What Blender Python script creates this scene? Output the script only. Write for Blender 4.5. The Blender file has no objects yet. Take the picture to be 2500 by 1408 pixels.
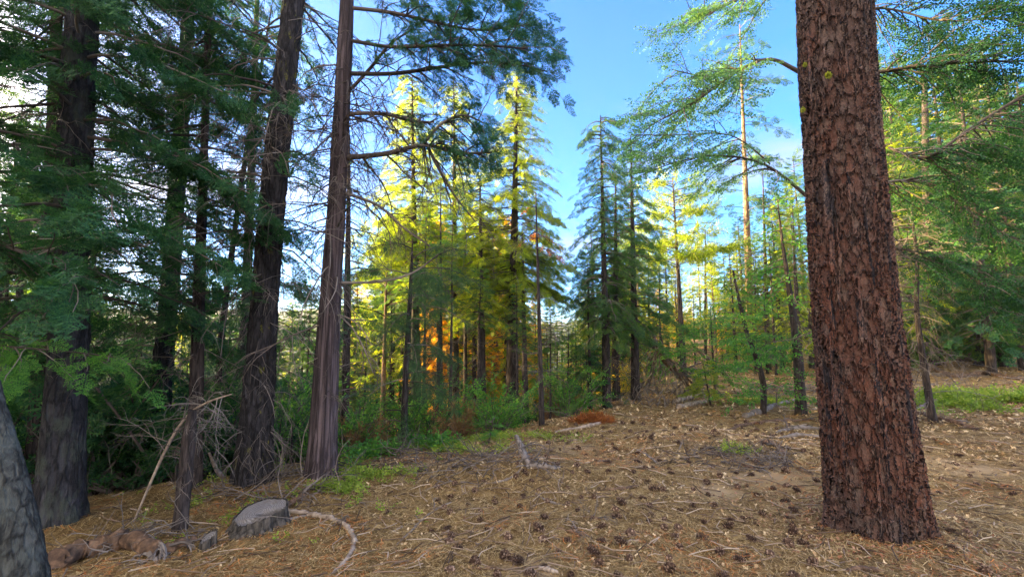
import bpy, math, random
import numpy as np
from mathutils import Vector
R = math.radians
rng = np.random.default_rng(7)
random.seed(7)
S = bpy.context.scene
COL = S.collection

# ------------------------------------------------------------------ camera, world, sun, exposure
FPX = 1150.0; PITCH = R(6.5); EYE = 1.6
SUN_AZ = -80.0      # degrees from straight ahead, negative = left
SUN_EL = 13.0
cam_d = bpy.data.cameras.new("camera"); cam = bpy.data.objects.new("camera", cam_d); COL.objects.link(cam)
cam_d.sensor_width = 36; cam_d.lens = FPX / 2500 * 36; cam_d.clip_start = 0.05; cam_d.clip_end = 6000
cam.location = (0, 0, EYE); cam.rotation_euler = (R(90) + PITCH, 0, 0)
S.camera = cam
S.view_settings.view_transform = 'Standard'; S.view_settings.look = 'None'
S.view_settings.exposure = 2.88; S.view_settings.gamma = 1
S.render.engine = 'CYCLES'
S.cycles.max_bounces = 8; S.cycles.diffuse_bounces = 4; S.cycles.transmission_bounces = 4; S.cycles.transparent_max_bounces = 8

W = bpy.data.worlds.new("World"); S.world = W; W.use_nodes = True
nt = W.node_tree; nt.nodes.clear()
def N(nt, t, **kw):
    n = nt.nodes.new(t)
    for k, v in kw.items():
        if k in n.inputs: n.inputs[k].default_value = v
        else: setattr(n, k, v)
    return n
sun_dir = Vector((math.sin(R(SUN_AZ)) * math.cos(R(SUN_EL)), math.cos(R(SUN_AZ)) * math.cos(R(SUN_EL)), math.sin(R(SUN_EL))))
out = N(nt, 'ShaderNodeOutputWorld'); bg = N(nt, 'ShaderNodeBackground'); bg.inputs['Strength'].default_value = 0.15
sky = N(nt, 'ShaderNodeTexSky', sky_type='NISHITA', sun_disc=False, sun_elevation=R(SUN_EL), sun_rotation=R(SUN_AZ), air_density=1.0, dust_density=0.25, ozone_density=3.0, altitude=1400)
tc = N(nt, 'ShaderNodeTexCoord'); mp = N(nt, 'ShaderNodeMapping'); mp.inputs['Scale'].default_value = (1, 1, 3.2)
no = N(nt, 'ShaderNodeTexNoise'); no.inputs['Scale'].default_value = 2.6; no.inputs['Detail'].default_value = 8; no.inputs['Roughness'].default_value = .58
sep = N(nt, 'ShaderNodeSeparateXYZ')
nt.links.new(tc.outputs['Generated'], mp.inputs['Vector']); nt.links.new(mp.outputs[0], no.inputs['Vector']); nt.links.new(tc.outputs['Generated'], sep.inputs[0])
cr = N(nt, 'ShaderNodeValToRGB'); cr.color_ramp.elements[0].position = .52; cr.color_ramp.elements[1].position = .74
nt.links.new(no.outputs['Fac'], cr.inputs[0])
hb = N(nt, 'ShaderNodeValToRGB'); e = hb.color_ramp.elements; e[0].position = 0.0; e[0].color = (.9,.9,.9,1); e[1].position = .5; e[1].color = (0,0,0,1)
q = e.new(.30); q.color = (.85,.85,.85,1)
nt.links.new(sep.outputs['Z'], hb.inputs[0])
mul = N(nt, 'ShaderNodeMath', operation='MULTIPLY'); nt.links.new(cr.outputs[0], mul.inputs[0]); nt.links.new(hb.outputs[0], mul.inputs[1])
tint = N(nt, 'ShaderNodeMix', data_type='RGBA', blend_type='MULTIPLY'); tint.inputs['Factor'].default_value = 1
tint.inputs['B'].default_value = (.175, .47, .74, 1)
nt.links.new(sky.outputs[0], tint.inputs['A'])
mx = N(nt, 'ShaderNodeMix', data_type='RGBA'); mx.inputs['B'].default_value = (.92, .80, .86, 1)
nt.links.new(tint.outputs['Result'], mx.inputs['A']); nt.links.new(mul.outputs[0], mx.inputs['Factor'])
# unseen bright cloud added behind the camera to fill the shaded trunks
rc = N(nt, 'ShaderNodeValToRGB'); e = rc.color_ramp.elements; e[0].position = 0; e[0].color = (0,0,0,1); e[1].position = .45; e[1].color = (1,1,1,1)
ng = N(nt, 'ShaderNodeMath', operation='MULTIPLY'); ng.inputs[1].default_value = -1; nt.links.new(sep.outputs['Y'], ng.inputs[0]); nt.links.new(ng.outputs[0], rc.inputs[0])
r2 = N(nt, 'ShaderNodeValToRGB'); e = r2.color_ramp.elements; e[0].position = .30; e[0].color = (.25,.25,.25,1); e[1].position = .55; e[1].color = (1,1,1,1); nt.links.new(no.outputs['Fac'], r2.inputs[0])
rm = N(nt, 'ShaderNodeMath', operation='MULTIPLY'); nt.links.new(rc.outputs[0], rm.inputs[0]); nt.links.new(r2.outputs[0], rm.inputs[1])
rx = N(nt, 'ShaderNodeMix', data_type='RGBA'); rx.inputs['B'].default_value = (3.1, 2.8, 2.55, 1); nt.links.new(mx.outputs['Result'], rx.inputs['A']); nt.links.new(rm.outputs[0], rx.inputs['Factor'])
# warm glow added round the low sun, boosted off-frame to fill foreground shade
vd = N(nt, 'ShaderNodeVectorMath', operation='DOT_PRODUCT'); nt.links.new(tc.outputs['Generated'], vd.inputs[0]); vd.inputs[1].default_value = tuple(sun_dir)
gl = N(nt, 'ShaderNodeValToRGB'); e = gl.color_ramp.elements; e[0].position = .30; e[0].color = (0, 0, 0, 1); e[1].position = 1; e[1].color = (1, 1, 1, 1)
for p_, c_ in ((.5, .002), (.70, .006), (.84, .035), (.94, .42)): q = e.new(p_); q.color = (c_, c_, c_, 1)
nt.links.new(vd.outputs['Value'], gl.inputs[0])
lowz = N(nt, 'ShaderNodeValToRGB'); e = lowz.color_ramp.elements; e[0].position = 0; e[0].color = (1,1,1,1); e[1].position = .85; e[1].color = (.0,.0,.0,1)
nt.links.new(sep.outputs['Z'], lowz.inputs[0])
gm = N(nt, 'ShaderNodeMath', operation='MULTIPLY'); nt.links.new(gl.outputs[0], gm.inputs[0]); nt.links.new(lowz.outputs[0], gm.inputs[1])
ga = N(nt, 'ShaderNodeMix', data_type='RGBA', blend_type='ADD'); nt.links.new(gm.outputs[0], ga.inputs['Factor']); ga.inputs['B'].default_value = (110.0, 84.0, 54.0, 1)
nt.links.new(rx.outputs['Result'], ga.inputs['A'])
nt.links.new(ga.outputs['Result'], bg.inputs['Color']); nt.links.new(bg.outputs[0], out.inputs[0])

sl = bpy.data.lights.new("sun", 'SUN'); sl.energy = 5.0; sl.angle = R(.6); sl.color = (1.0, .69, .25)
so = bpy.data.objects.new("sun", sl); COL.objects.link(so)
so.rotation_euler = sun_dir.to_track_quat('Z', 'Y').to_euler()

# ------------------------------------------------------------------ pixel helpers (photo pixels, 2500 x 1408)
CP, SP = math.cos(PITCH), math.sin(PITCH)
def ray(u, v):
    a = (u - 1250) / FPX; b = (704 - v) / FPX
    return np.array((a, CP - b * SP, SP + b * CP))
def at(u, v, Y):                       # point on the vertical plane y = Y seen at that pixel
    d = ray(u, v); t = Y / d[1]
    return np.array((0, 0, EYE)) + d * t
def px_r(w, u, v, Y):                  # radius in metres of something w pixels wide at that depth
    return w / FPX * (Y / ray(u, v)[1]) / 2 / math.sqrt(1 + ((u - 1250) / FPX) ** 2)
def project(p):
    x, y, z = p[0], p[1], p[2] - EYE
    f = y * CP + z * SP; up = -y * SP + z * CP
    return 1250 + FPX * x / f, 704 - FPX * up / f

# ------------------------------------------------------------------ noise + terrain
def _h(ix, iy, s):
    v = np.sin(ix * 127.1 + iy * 311.7 + s * 74.7) * 43758.5453
    return v - np.floor(v)
def vnoise(x, y, s=0):
    x = np.asarray(x, float); y = np.asarray(y, float)
    ix = np.floor(x); iy = np.floor(y); fx = x - ix; fy = y - iy
    fx = fx * fx * (3 - 2 * fx); fy = fy * fy * (3 - 2 * fy)
    a = _h(ix, iy, s); b = _h(ix + 1, iy, s); c = _h(ix, iy + 1, s); d = _h(ix + 1, iy + 1, s)
    return (a + (b - a) * fx) * (1 - fy) + (c + (d - c) * fx) * fy - .5
CX = [-60, -12, -4.6, -1.2, .7, 2, 5.8, 12, 20, 60]
CY = [0, 3.6, 5.6, 7.6, 9.0, 10.6, 17, 36, 70, 300]
def ground(x, y):
    x = np.asarray(x, float); y = np.asarray(y, float)
    tilt = .045 * np.clip(x, -8, .2)
    s = y - np.interp(x, CX, CY)
    s = np.maximum(s, 0)
    steep = np.interp(x, [-6, 0, 4, 10], [.42, .28, .14, .06])
    drop = steep * s * s / (s + 2.5)
    drop = 9 * (1 - np.exp(-drop / 9)) + np.clip(y - 60, 0, 400) * .06 * (x < 1e9)
    right = np.clip(np.hypot(x, y) - 9, 0, 45) * .05 * np.clip((x - 3.5) / 8, 0, 1)
    hill = np.interp(y, [-90, -30, 9, 14, 18, 22, 27], [0, 26, 26, 21.5, 17, 6, 0]) * np.exp(-(((x + 46) / 14) ** 4))  # unseen hill added left of frame to shade the near ground
    mound = .22 * np.exp(-((x + .1) ** 2 / 1.6 + (y - 5.9) ** 2 / .5)) + .1 * np.exp(-((x - 2.8) ** 2 + (y - 7.5) ** 2) / 2)
    pine = .03 * np.exp(-((x - 3.2) ** 2 + (y - 4.4) ** 2) / .9)
    for bx, by, br, bh in ((3.17, 4.35, .62, .07), (-4.42, 4.85, .36, .08), (-3.35, 6.1, .34, .07), (-2.5, 6.05, .32, .07), (-4.3, 6.0, .3, .05)): pine = pine + bh * np.exp(-((x - bx) ** 2 + (y - by) ** 2) / br ** 2)
    n = .10 * vnoise(x * .7, y * .7, 1) + .05 * vnoise(x * 2.1, y * 2.1, 2) + .022 * vnoise(x * 6, y * 6, 3) + .01 * vnoise(x * 17, y * 17, 4)
    far = 1.6 * vnoise(x * .05, y * .05, 5) * np.clip(np.hypot(x, y) / 60, 0, 1)
    return tilt - drop + right + hill + mound + pine + n + far
cam.location.z = EYE

# ------------------------------------------------------------------ materials
def newmat(name, disp=False):
    m = bpy.data.materials.new(name); m.use_nodes = True
    t = m.node_tree; t.nodes.clear()
    o = N(t, 'ShaderNodeOutputMaterial'); b = N(t, 'ShaderNodeBsdfPrincipled')
    b.inputs['Roughness'].default_value = .85; b.inputs['Specular IOR Level'].default_value = .25
    t.links.new(b.outputs[0], o.inputs[0])
    if disp: m.displacement_method = 'BOTH'
    return m, t, o, b
def ramp(t, src, stops, interp='LINEAR'):
    r = N(t, 'ShaderNodeValToRGB'); r.color_ramp.interpolation = interp
    e = r.color_ramp.elements
    while len(e) < len(stops): e.new(.5)
    for k, (p, c) in enumerate(stops):
        e[k].position = p; e[k].color = (*c, 1) if len(c) == 3 else c
    t.links.new(src, r.inputs[0]); return r.outputs[0]
def g(v): return (v, v, v)
def coord(t, scale, kind='Object'):
    c = N(t, 'ShaderNodeTexCoord'); m = N(t, 'ShaderNodeMapping'); m.inputs['Scale'].default_value = scale
    t.links.new(c.outputs[kind], m.inputs[0]); return m.outputs[0]
def noise(t, vec, sc, det=6, rough=.55, dist=0):
    n = N(t, 'ShaderNodeTexNoise'); n.inputs['Scale'].default_value = sc; n.inputs['Detail'].default_value = det
    n.inputs['Roughness'].default_value = rough; n.inputs['Distortion'].default_value = dist
    t.links.new(vec, n.inputs['Vector']); return n
def mixc(t, f, a, b, bt='MIX'):
    m = N(t, 'ShaderNodeMix', data_type='RGBA', blend_type=bt)
    for k, v in (('Factor', f), ('A', a), ('B', b)):
        if hasattr(v, 'type') or hasattr(v, 'is_output'): t.links.new(v, m.inputs[k])
        else: m.inputs[k].default_value = v if k == 'Factor' else (*v, 1)
    return m.outputs['Result']
def math_(t, op, a, b=0.0):
    m = N(t, 'ShaderNodeMath', operation=op)
    for k, v in enumerate((a, b)):
        if hasattr(v, 'is_output'): t.links.new(v, m.inputs[k])
        else: m.inputs[k].default_value = v
    return m.outputs[0]
def warp(t, vec, sc, amt):
    n = noise(t, vec, sc, 3)
    s = N(t, 'ShaderNodeVectorMath', operation='SUBTRACT'); t.links.new(n.outputs['Color'], s.inputs[0]); s.inputs[1].default_value = (.5, .5, .5)
    m = N(t, 'ShaderNodeVectorMath', operation='SCALE'); t.links.new(s.outputs[0], m.inputs[0]); m.inputs['Scale'].default_value = amt
    a = N(t, 'ShaderNodeVectorMath', operation='ADD'); t.links.new(vec, a.inputs[0]); t.links.new(m.outputs[0], a.inputs[1])
    return a.outputs[0]
def displace(t, o, h, scale, mid=.5):
    d = N(t, 'ShaderNodeDisplacement'); d.inputs['Scale'].default_value = scale; d.inputs['Midlevel'].default_value = mid
    t.links.new(h, d.inputs['Height']); t.links.new(d.outputs[0], o.inputs['Displacement'])

def mat_ponderosa():
    m, t, o, b = newmat('ponderosa_bark', True)
    v = coord(t, (1, 1, .30)); v = warp(t, v, 9, .10); v = warp(t, v, 30, .045)
    e = N(t, 'ShaderNodeTexVoronoi', feature='DISTANCE_TO_EDGE'); e.inputs['Scale'].default_value = 20; t.links.new(v, e.inputs['Vector'])
    c = N(t, 'ShaderNodeTexVoronoi', feature='F1'); c.inputs['Scale'].default_value = 20; t.links.new(v, c.inputs['Vector'])
    v2 = coord(t, (1, 1, .8)); v2 = warp(t, v2, 16, .07); v2 = warp(t, v2, 50, .03)
    e2 = N(t, 'ShaderNodeTexVoronoi', feature='DISTANCE_TO_EDGE'); e2.inputs['Scale'].default_value = 26; t.links.new(v2, e2.inputs['Vector'])
    c2 = N(t, 'ShaderNodeTexVoronoi', feature='F1'); c2.inputs['Scale'].default_value = 26; t.links.new(v2, c2.inputs['Vector'])
    crack = ramp(t, e.outputs['Distance'], [(0, g(0)), (.04, g(.35)), (.09, g(.94)), (.2, g(1))])
    crack2 = ramp(t, e2.outputs['Distance'], [(0, g(0)), (.10, g(1))])
    vl = warp(t, coord(t, (1, 1, .085)), 6, .07); ln = noise(t, vl, 11, 6, .6, .5)
    deep = ramp(t, ln.outputs['Fac'], [(.37, g(0)), (.44, g(1))])
    fl = noise(t, coord(t, (1, 1, .8)), 55, 8, .7)
    cell = N(t, 'ShaderNodeSeparateColor'); t.links.new(c2.outputs['Color'], cell.inputs[0])
    pc = N(t, 'ShaderNodeSeparateColor'); t.links.new(c.outputs['Color'], pc.inputs[0])
    h1 = math_(t, 'MULTIPLY', math_(t, 'MULTIPLY', crack, deep), .60)
    h2 = math_(t, 'MULTIPLY', math_(t, 'ADD', crack2, cell.outputs[0]), .10)
    h3 = math_(t, 'MULTIPLY', fl.outputs['Fac'], .46)
    ht = math_(t, 'ADD', math_(t, 'ADD', h1, h2), h3)
    zz = N(t, 'ShaderNodeSeparateXYZ'); tcn = N(t, 'ShaderNodeTexCoord'); t.links.new(tcn.outputs['Object'], zz.inputs[0])
    big = noise(t, coord(t, (1, 1, .5)), 3.4, 4)
    hue = math_(t, 'ADD', math_(t, 'MULTIPLY', pc.outputs[1], .6), math_(t, 'MULTIPLY', cell.outputs[1], .4))
    red = ramp(t, hue, [(.1, (.58, .12, .055)), (.4, (.78, .20, .085)), (.65, (.76, .29, .17)), (.9, (.80, .48, .36))])
    grey = ramp(t, hue, [(.1, (.36, .17, .145)), (.5, (.56, .32, .285)), (.9, (.80, .60, .54))])
    zf = ramp(t, math_(t, 'MULTIPLY', zz.outputs['Z'], .2), [(.0, g(.40)), (.12, g(.66)), (.4, g(.52)), (1, g(.22))])
    f = ramp(t, math_(t, 'ADD', math_(t, 'MULTIPLY', math_(t, 'SUBTRACT', big.outputs['Fac'], .5), 1.6), zf), [(.25, g(0)), (.7, g(1))])
    plate = mixc(t, f, grey, red)
    plate = mixc(t, 1.0, plate, ramp(t, fl.outputs['Fac'], [(.34, g(.35)), (.46, g(.9)), (.62, g(1.35))]), 'MULTIPLY')
    char = ramp(t, math_(t, 'ADD', zz.outputs['Z'], math_(t, 'MULTIPLY', noise(t, coord(t, (1, 1, .3)), 6, 5).outputs['Fac'], 2.2)), [(1.0, g(.85)), (1.75, g(0))])
    plate = mixc(t, char, plate, (.075, .058, .048))
    dark = ramp(t, ht, [(.46, g(0)), (.72, g(1))])
    colr = mixc(t, dark, (.026, .022, .026), plate)
    t.links.new(colr, b.inputs['Base Color']); b.inputs['Roughness'].default_value = .8
    displace(t, o, ht, .055, .85)
    return m

def mat_bark(name, dark, light, zs=.10, sc=14, moss=None, mossth=.6, amp=.02, lich=None):
    m, t, o, b = newmat(name, True)
    v = coord(t, (1, 1, zs)); v = warp(t, v, 8, .06)
    n1 = noise(t, v, sc, 7, .62, .5)
    e = N(t, 'ShaderNodeTexVoronoi', feature='DISTANCE_TO_EDGE'); e.inputs['Scale'].default_value = sc * .9; t.links.new(v, e.inputs['Vector'])
    n3 = noise(t, coord(t, (1, 1, .5)), sc * 5, 4, .6)
    cr_ = ramp(t, e.outputs['Distance'], [(0, g(0)), (.16, g(1))])
    h = math_(t, 'ADD', math_(t, 'MULTIPLY', ramp(t, n1.outputs['Fac'], [(.36, g(0)), (.6, g(1))]), .5), math_(t, 'ADD', math_(t, 'MULTIPLY', cr_, .3), math_(t, 'MULTIPLY', n3.outputs['Fac'], .25)))
    c = ramp(t, h, [(.22, tuple(k * .45 for k in dark)), (.5, dark), (.95, light)])
    if lich:
        l = noise(t, coord(t, (1, 1, .6)), 6, 6, .65)
        c = mixc(t, ramp(t, l.outputs['Fac'], [(.50, g(0)), (.60, g(.75))]), c, lich)
    if moss:
        l = noise(t, coord(t, (1, 1, .45)), 9, 7, .7)
        c = mixc(t, ramp(t, l.outputs['Fac'], [(mossth, g(0)), (mossth + .06, g(.9))]), c, moss)
    t.links.new(c, b.inputs['Base Color']); displace(t, o, h, amp, .5)
    return m

def mat_leaf(name, stops, tr=.5, tboost=1.5, nscale=.9, hueclump=None, rough=.6):
    m = bpy.data.materials.new(name); m.use_nodes = True; t = m.node_tree; t.nodes.clear()
    o = N(t, 'ShaderNodeOutputMaterial')
    geo = N(t, 'ShaderNodeNewGeometry'); oi = N(t, 'ShaderNodeObjectInfo')
    n = noise(t, coord(t, (1, 1, 1)), nscale, 3)
    a = math_(t, 'MULTIPLY', geo.outputs['Random Per Island'], .62)
    bq = math_(t, 'MULTIPLY', ramp(t, n.outputs['Fac'], [(.3, g(0)), (.7, g(1))]), .24)
    cq = math_(t, 'MULTIPLY', oi.outputs['Random'], .14)
    f = math_(t, 'ADD', a, math_(t, 'ADD', bq, cq))
    c = ramp(t, f, stops)
    if hueclump:
        n2 = noise(t, coord(t, (1, 1, 1)), hueclump[1], 2)
        c = mixc(t, ramp(t, n2.outputs['Fac'], [(hueclump[2], g(0)), (hueclump[2] + .04, g(.9))]), c, hueclump[0])
    d = N(t, 'ShaderNodeBsdfPrincipled'); d.inputs['Roughness'].default_value = rough; d.inputs['Specular IOR Level'].default_value = .25
    t.links.new(c, d.inputs['Base Color'])
    tl = N(t, 'ShaderNodeBsdfTranslucent')
    c2 = mixc(t, 1.0, c, (1.25 * tboost, 1.15 * tboost, .55 * tboost), 'MULTIPLY'); t.links.new(c2, tl.inputs['Color'])
    ms = N(t, 'ShaderNodeMixShader'); ms.inputs[0].default_value = tr
    t.links.new(d.outputs[0], ms.inputs[1]); t.links.new(tl.outputs[0], ms.inputs[2]); t.links.new(ms.outputs[0], o.inputs[0])
    return m

def mat_simple(name, stops, nsc=6, vec=(1, 1, 1), rough=.85, bump=.3, island=.0, bdist=.01):
    m, t, o, b = newmat(name)
    n = noise(t, coord(t, vec), nsc, 7, .6)
    f = n.outputs['Fac']
    if island:
        geo = N(t, 'ShaderNodeNewGeometry')
        f = math_(t, 'ADD', math_(t, 'MULTIPLY', f, 1 - island), math_(t, 'MULTIPLY', geo.outputs['Random Per Island'], island))
    t.links.new(ramp(t, f, stops), b.inputs['Base Color']); b.inputs['Roughness'].default_value = rough
    if bump:
        bp = N(t, 'ShaderNodeBump'); bp.inputs['Strength'].default_value = bump; bp.inputs['Distance'].default_value = bdist
        t.links.new(n.outputs['Fac'], bp.inputs['Height']); t.links.new(bp.outputs[0], b.inputs['Normal'])
    return m

def mat_ground():
    m, t, o, b = newmat('forest_floor')
    v = coord(t, (1, 1, 1))
    n0 = noise(t, v, .9, 4, .6); n1 = noise(t, v, 5, 7, .65); n2 = noise(t, v, 34, 6, .7); n3 = noise(t, warp(t, v, 20, .08), 70, 4, .7)
    base = ramp(t, n1.outputs['Fac'], [(.28, (.085, .052, .022)), (.48, (.20, .13, .052)), (.62, (.34, .235, .10)), (.8, (.48, .36, .18))])
    fine = ramp(t, n2.outputs['Fac'], [(.3, g(.45)), (.5, g(.95)), (.7, g(1.5))])
    c = mixc(t, 1.0, base, fine, 'MULTIPLY')
    c = mixc(t, ramp(t, n3.outputs['Fac'], [(.60, g(0)), (.66, g(.8))]), c, (.66, .50, .32))
    c = mixc(t, ramp(t, n0.outputs['Fac'], [(.54, g(0)), (.66, g(.25))]), c, (.24, .11, .04))
    # bare sandy soil patches
    sx = N(t, 'ShaderNodeSeparateXYZ'); tcn = N(t, 'ShaderNodeTexCoord'); t.links.new(tcn.outputs['Object'], sx.inputs[0])
    for (x, y, r) in SAND:
        dx = math_(t, 'SUBTRACT', sx.outputs['X'], x); dy = math_(t, 'SUBTRACT', sx.outputs['Y'], y)
        d = math_(t, 'SQRT', math_(t, 'ADD', math_(t, 'MULTIPLY', dx, dx), math_(t, 'MULTIPLY', dy, dy)))
        d = math_(t, 'ADD', math_(t, 'DIVIDE', d, r), math_(t, 'MULTIPLY', math_(t, 'SUBTRACT', n1.outputs['Fac'], .5), 1.6))
        c = mixc(t, ramp(t, d, [(.45, g(.85)), (.95, g(0))]), c, (.40, .29, .165))
    # greener low growth beyond the crest on the left
    gg = math_(t, 'SUBTRACT', sx.outputs['Y'], math_(t, 'MULTIPLY', sx.outputs['X'], .8))
    gm = ramp(t, math_(t, 'ADD', math_(t, 'MULTIPLY', gg, .1), math_(t, 'MULTIPLY', n1.outputs['Fac'], .5)), [(1.05, g(0)), (1.25, g(.6))])
    c = mixc(t, gm, c, (.09, .11, .03))
    t.links.new(c, b.inputs['Base Color']); b.inputs['Roughness'].default_value = .95; b.inputs['Specular IOR Level'].default_value = .1
    bp = N(t, 'ShaderNodeBump'); bp.inputs['Strength'].default_value = .9; bp.inputs['Distance'].default_value = .03
    hh = math_(t, 'ADD', n1.outputs['Fac'], math_(t, 'ADD', math_(t, 'MULTIPLY', n2.outputs['Fac'], .5), math_(t, 'MULTIPLY', n3.outputs['Fac'], .3)))
    t.links.new(hh, bp.inputs['Height']); t.links.new(bp.outputs[0], b.inputs['Normal'])
    return m
SAND = [(3.1, 6.0, .75), (.12, 3.55, .28), (5.9, 6.5, .7), (2.2, 5.3, .35), (17, 27, 6.0), (1.0, 7.5, .5)]

M = {}
M['ponderosa'] = mat_ponderosa()
M['fir'] = mat_bark('fir_bark', (.018, .018, .022), (.058, .058, .068), .22, 17, amp=.034, lich=(.055, .066, .056))
M['firmoss'] = mat_bark('mossy_fir_bark', (.017, .016, .019), (.055, .052, .059), .22, 17, moss=(.13, .13, .02), mossth=.60, amp=.034)
M['cedar'] = mat_bark('cedar_bark', (.042, .032, .036), (.145, .112, .122), .035, 22, amp=.022)
M['lichen'] = mat_bark('lichen_bark', (.024, .026, .025), (.085, .09, .082), .35, 24, amp=.015, lich=(.075, .085, .078), moss=(.12, .13, .03), mossth=.66)
M['thin'] = mat_bark('thin_bark', (.026, .021, .021), (.075, .060, .056), .15, 25, amp=.008)
M['orange'] = mat_bark('sunny_pine_bark', (.13, .085, .062), (.34, .22, .155), .25, 9, amp=.01)
M['dead'] = mat_simple('dead_wood', [(.3, (.08, .065, .055)), (.5, (.19, .16, .14)), (.75, (.34, .30, .27))], 9, (1, 1, .3))
M['twig'] = mat_simple('twig_wood', [(.3, (.05, .042, .038)), (.6, (.13, .105, .09)), (.85, (.22, .19, .17))], 5, bump=0, island=.6)
M['greytwig'] = mat_simple('grey_twig_wood', [(.3, (.085, .07, .062)), (.6, (.17, .145, .13)), (.85, (.28, .25, .23))], 5, bump=0, island=.5)
M['stump_top'] = None
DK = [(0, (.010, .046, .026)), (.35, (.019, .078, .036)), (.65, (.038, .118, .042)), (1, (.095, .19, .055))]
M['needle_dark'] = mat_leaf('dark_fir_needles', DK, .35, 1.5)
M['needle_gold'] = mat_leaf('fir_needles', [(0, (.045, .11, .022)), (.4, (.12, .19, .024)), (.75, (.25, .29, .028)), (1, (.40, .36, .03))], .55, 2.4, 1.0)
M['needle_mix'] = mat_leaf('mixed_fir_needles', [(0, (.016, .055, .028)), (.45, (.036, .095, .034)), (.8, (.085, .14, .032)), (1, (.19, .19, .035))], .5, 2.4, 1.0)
M['needle_pine'] = mat_leaf('long_pine_needles', [(0, (.02, .055, .03)), (.5, (.04, .10, .045)), (1, (.09, .16, .06))], .35, 1.5)
M['leaf_green'] = mat_leaf('broad_leaves', [(0, (.03, .11, .03)), (.4, (.055, .18, .04)), (.75, (.11, .25, .045)), (1, (.22, .33, .05))], .5, 1.7)
M['leaf_glow'] = mat_leaf('glow_gold_leaves', [(0, (.09, .13, .02)), (.5, (.22, .20, .03)), (1, (.42, .26, .04))], .55, 2.2)  # gold of the low warm light put into the leaf colour
M['needle_glow'] = mat_leaf('glow_needles', [(0, (.16, .11, .02)), (.5, (.46, .27, .03)), (1, (.62, .42, .05))], .55, 2.6)  # orange sun glow put into the needle colour
M['leaf_shade'] = mat_leaf('shaded_oak_leaves', [(0, (.014, .055, .024)), (.5, (.03, .10, .035)), (.85, (.06, .17, .04)), (1, (.13, .24, .05))], .4, 1.4)  # darker copy of the oak leaves, shade put into the colour
M['leaf_teal'] = mat_leaf('oak_leaves', [(0, (.04, .12, .06)), (.5, (.075, .19, .08)), (1, (.16, .28, .10))], .5, 1.5)
M['cover'] = mat_leaf('ground_cover_leaves', [(0, (.08, .16, .025)), (.5, (.18, .28, .04)), (1, (.36, .40, .08))], .4, 1.5)
M['needle_red'] = mat_leaf('dead_red_needles', [(0, (.12, .045, .02)), (.5, (.25, .09, .03)), (1, (.38, .16, .05))], .4, 1.6)
M['brownveg'] = mat_leaf('dry_brown_needles', [(0, (.10, .06, .035)), (.5, (.20, .12, .06)), (1, (.32, .19, .09))], .4, 1.4)

# ------------------------------------------------------------------ mesh building
class MB:
    def __init__(s): s.v = []; s.f = []; s.n = 0     # f: list of (k-gon index arrays)
    def add(s, v, f):
        v = np.asarray(v, float).reshape(-1, 3)
        s.v.append(v); s.f.append(np.asarray(f, int) + s.n); s.n += len(v)
    def empty(s): return s.n == 0
    def mesh(s, name, mat, smooth=True, origin=(0, 0, 0)):
        me = bpy.data.meshes.new(name)
        V = np.concatenate(s.v) - np.asarray(origin)
        me.vertices.add(len(V)); me.vertices.foreach_set('co', V.astype(np.float32).ravel())
        li = np.concatenate([f.ravel() for f in s.f]); tot = np.concatenate([np.full(len(f), f.shape[1]) for f in s.f])
        st = np.concatenate(([0], np.cumsum(tot)[:-1]))
        me.loops.add(len(li)); me.loops.foreach_set('vertex_index', li.astype(np.int32))
        me.polygons.add(len(tot)); me.polygons.foreach_set('loop_start', st.astype(np.int32)); me.polygons.foreach_set('loop_total', tot.astype(np.int32))
        me.polygons.foreach_set('use_smooth', np.full(len(tot), smooth, dtype=bool))
        me.materials.append(mat); me.update(calc_edges=True); me.validate()
        return me
def link(name, me, parent=None, loc=(0, 0, 0)):
    o = bpy.data.objects.new(name, me); COL.objects.link(o); o.location = loc
    if parent: o.parent = parent
    return o
def tag(o, label=None, cat=None, group=None, kind=None):
    for k, v in (('label', label), ('category', cat), ('group', group), ('kind', kind)):
        if v: o[k] = v
    return o
def thing(name, loc, label, cat, group=None):
    o = bpy.data.objects.new(name, None); COL.objects.link(o); o.location = loc; o.empty_display_size = .1
    return tag(o, label, cat, group)

def resample(P, rad, n):
    P = np.asarray(P, float); rad = np.asarray(rad, float)
    d = np.concatenate(([0], np.cumsum(np.linalg.norm(np.diff(P, axis=0), axis=1))))
    t = np.linspace(0, d[-1], n)
    Q = np.stack([np.interp(t, d, P[:, k]) for k in range(3)], 1)
    if len(P) > 2 and n > 6:                      # soften the corners
        k = max(1, n // (len(P) * 3)); 
        for _ in range(3):
            Z = Q.copy(); Z[k:-k] = (Q[2*k:] + Q[:-2*k] + 2 * Q[k:-k]) / 4; Q = Z
    return Q, np.interp(t, d, rad)
def tube(mb, P, rad, sides=5, cap=True):
    P = np.asarray(P, float); n = len(P); rad = np.broadcast_to(rad, (n,))
    T = np.gradient(P, axis=0); T /= np.linalg.norm(T, axis=1)[:, None] + 1e-9
    ref = np.array((1., 0, 0)) if abs(T[:, 2]).mean() > .6 else np.array((0, 0, 1.))
    A = np.cross(T, ref); A /= np.linalg.norm(A, axis=1)[:, None] + 1e-9
    B = np.cross(T, A)
    th = np.linspace(0, 2 * math.pi, sides, endpoint=False)
    V = P[:, None] + rad[:, None, None] * (np.cos(th)[None, :, None] * A[:, None] + np.sin(th)[None, :, None] * B[:, None])
    i = np.arange(n - 1)[:, None] * sides; j = np.arange(sides)[None]; j2 = (j + 1) % sides
    F = np.stack([i + j, i + j2, i + sides + j2, i + sides + j], -1).reshape(-1, 4)
    mb.add(V, F)
    if cap and sides >= 3:
        mb.add(np.concatenate([V[0], V[-1]]), np.array([list(range(sides)), list(range(2 * sides - 1, sides - 1, -1))]))
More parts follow.
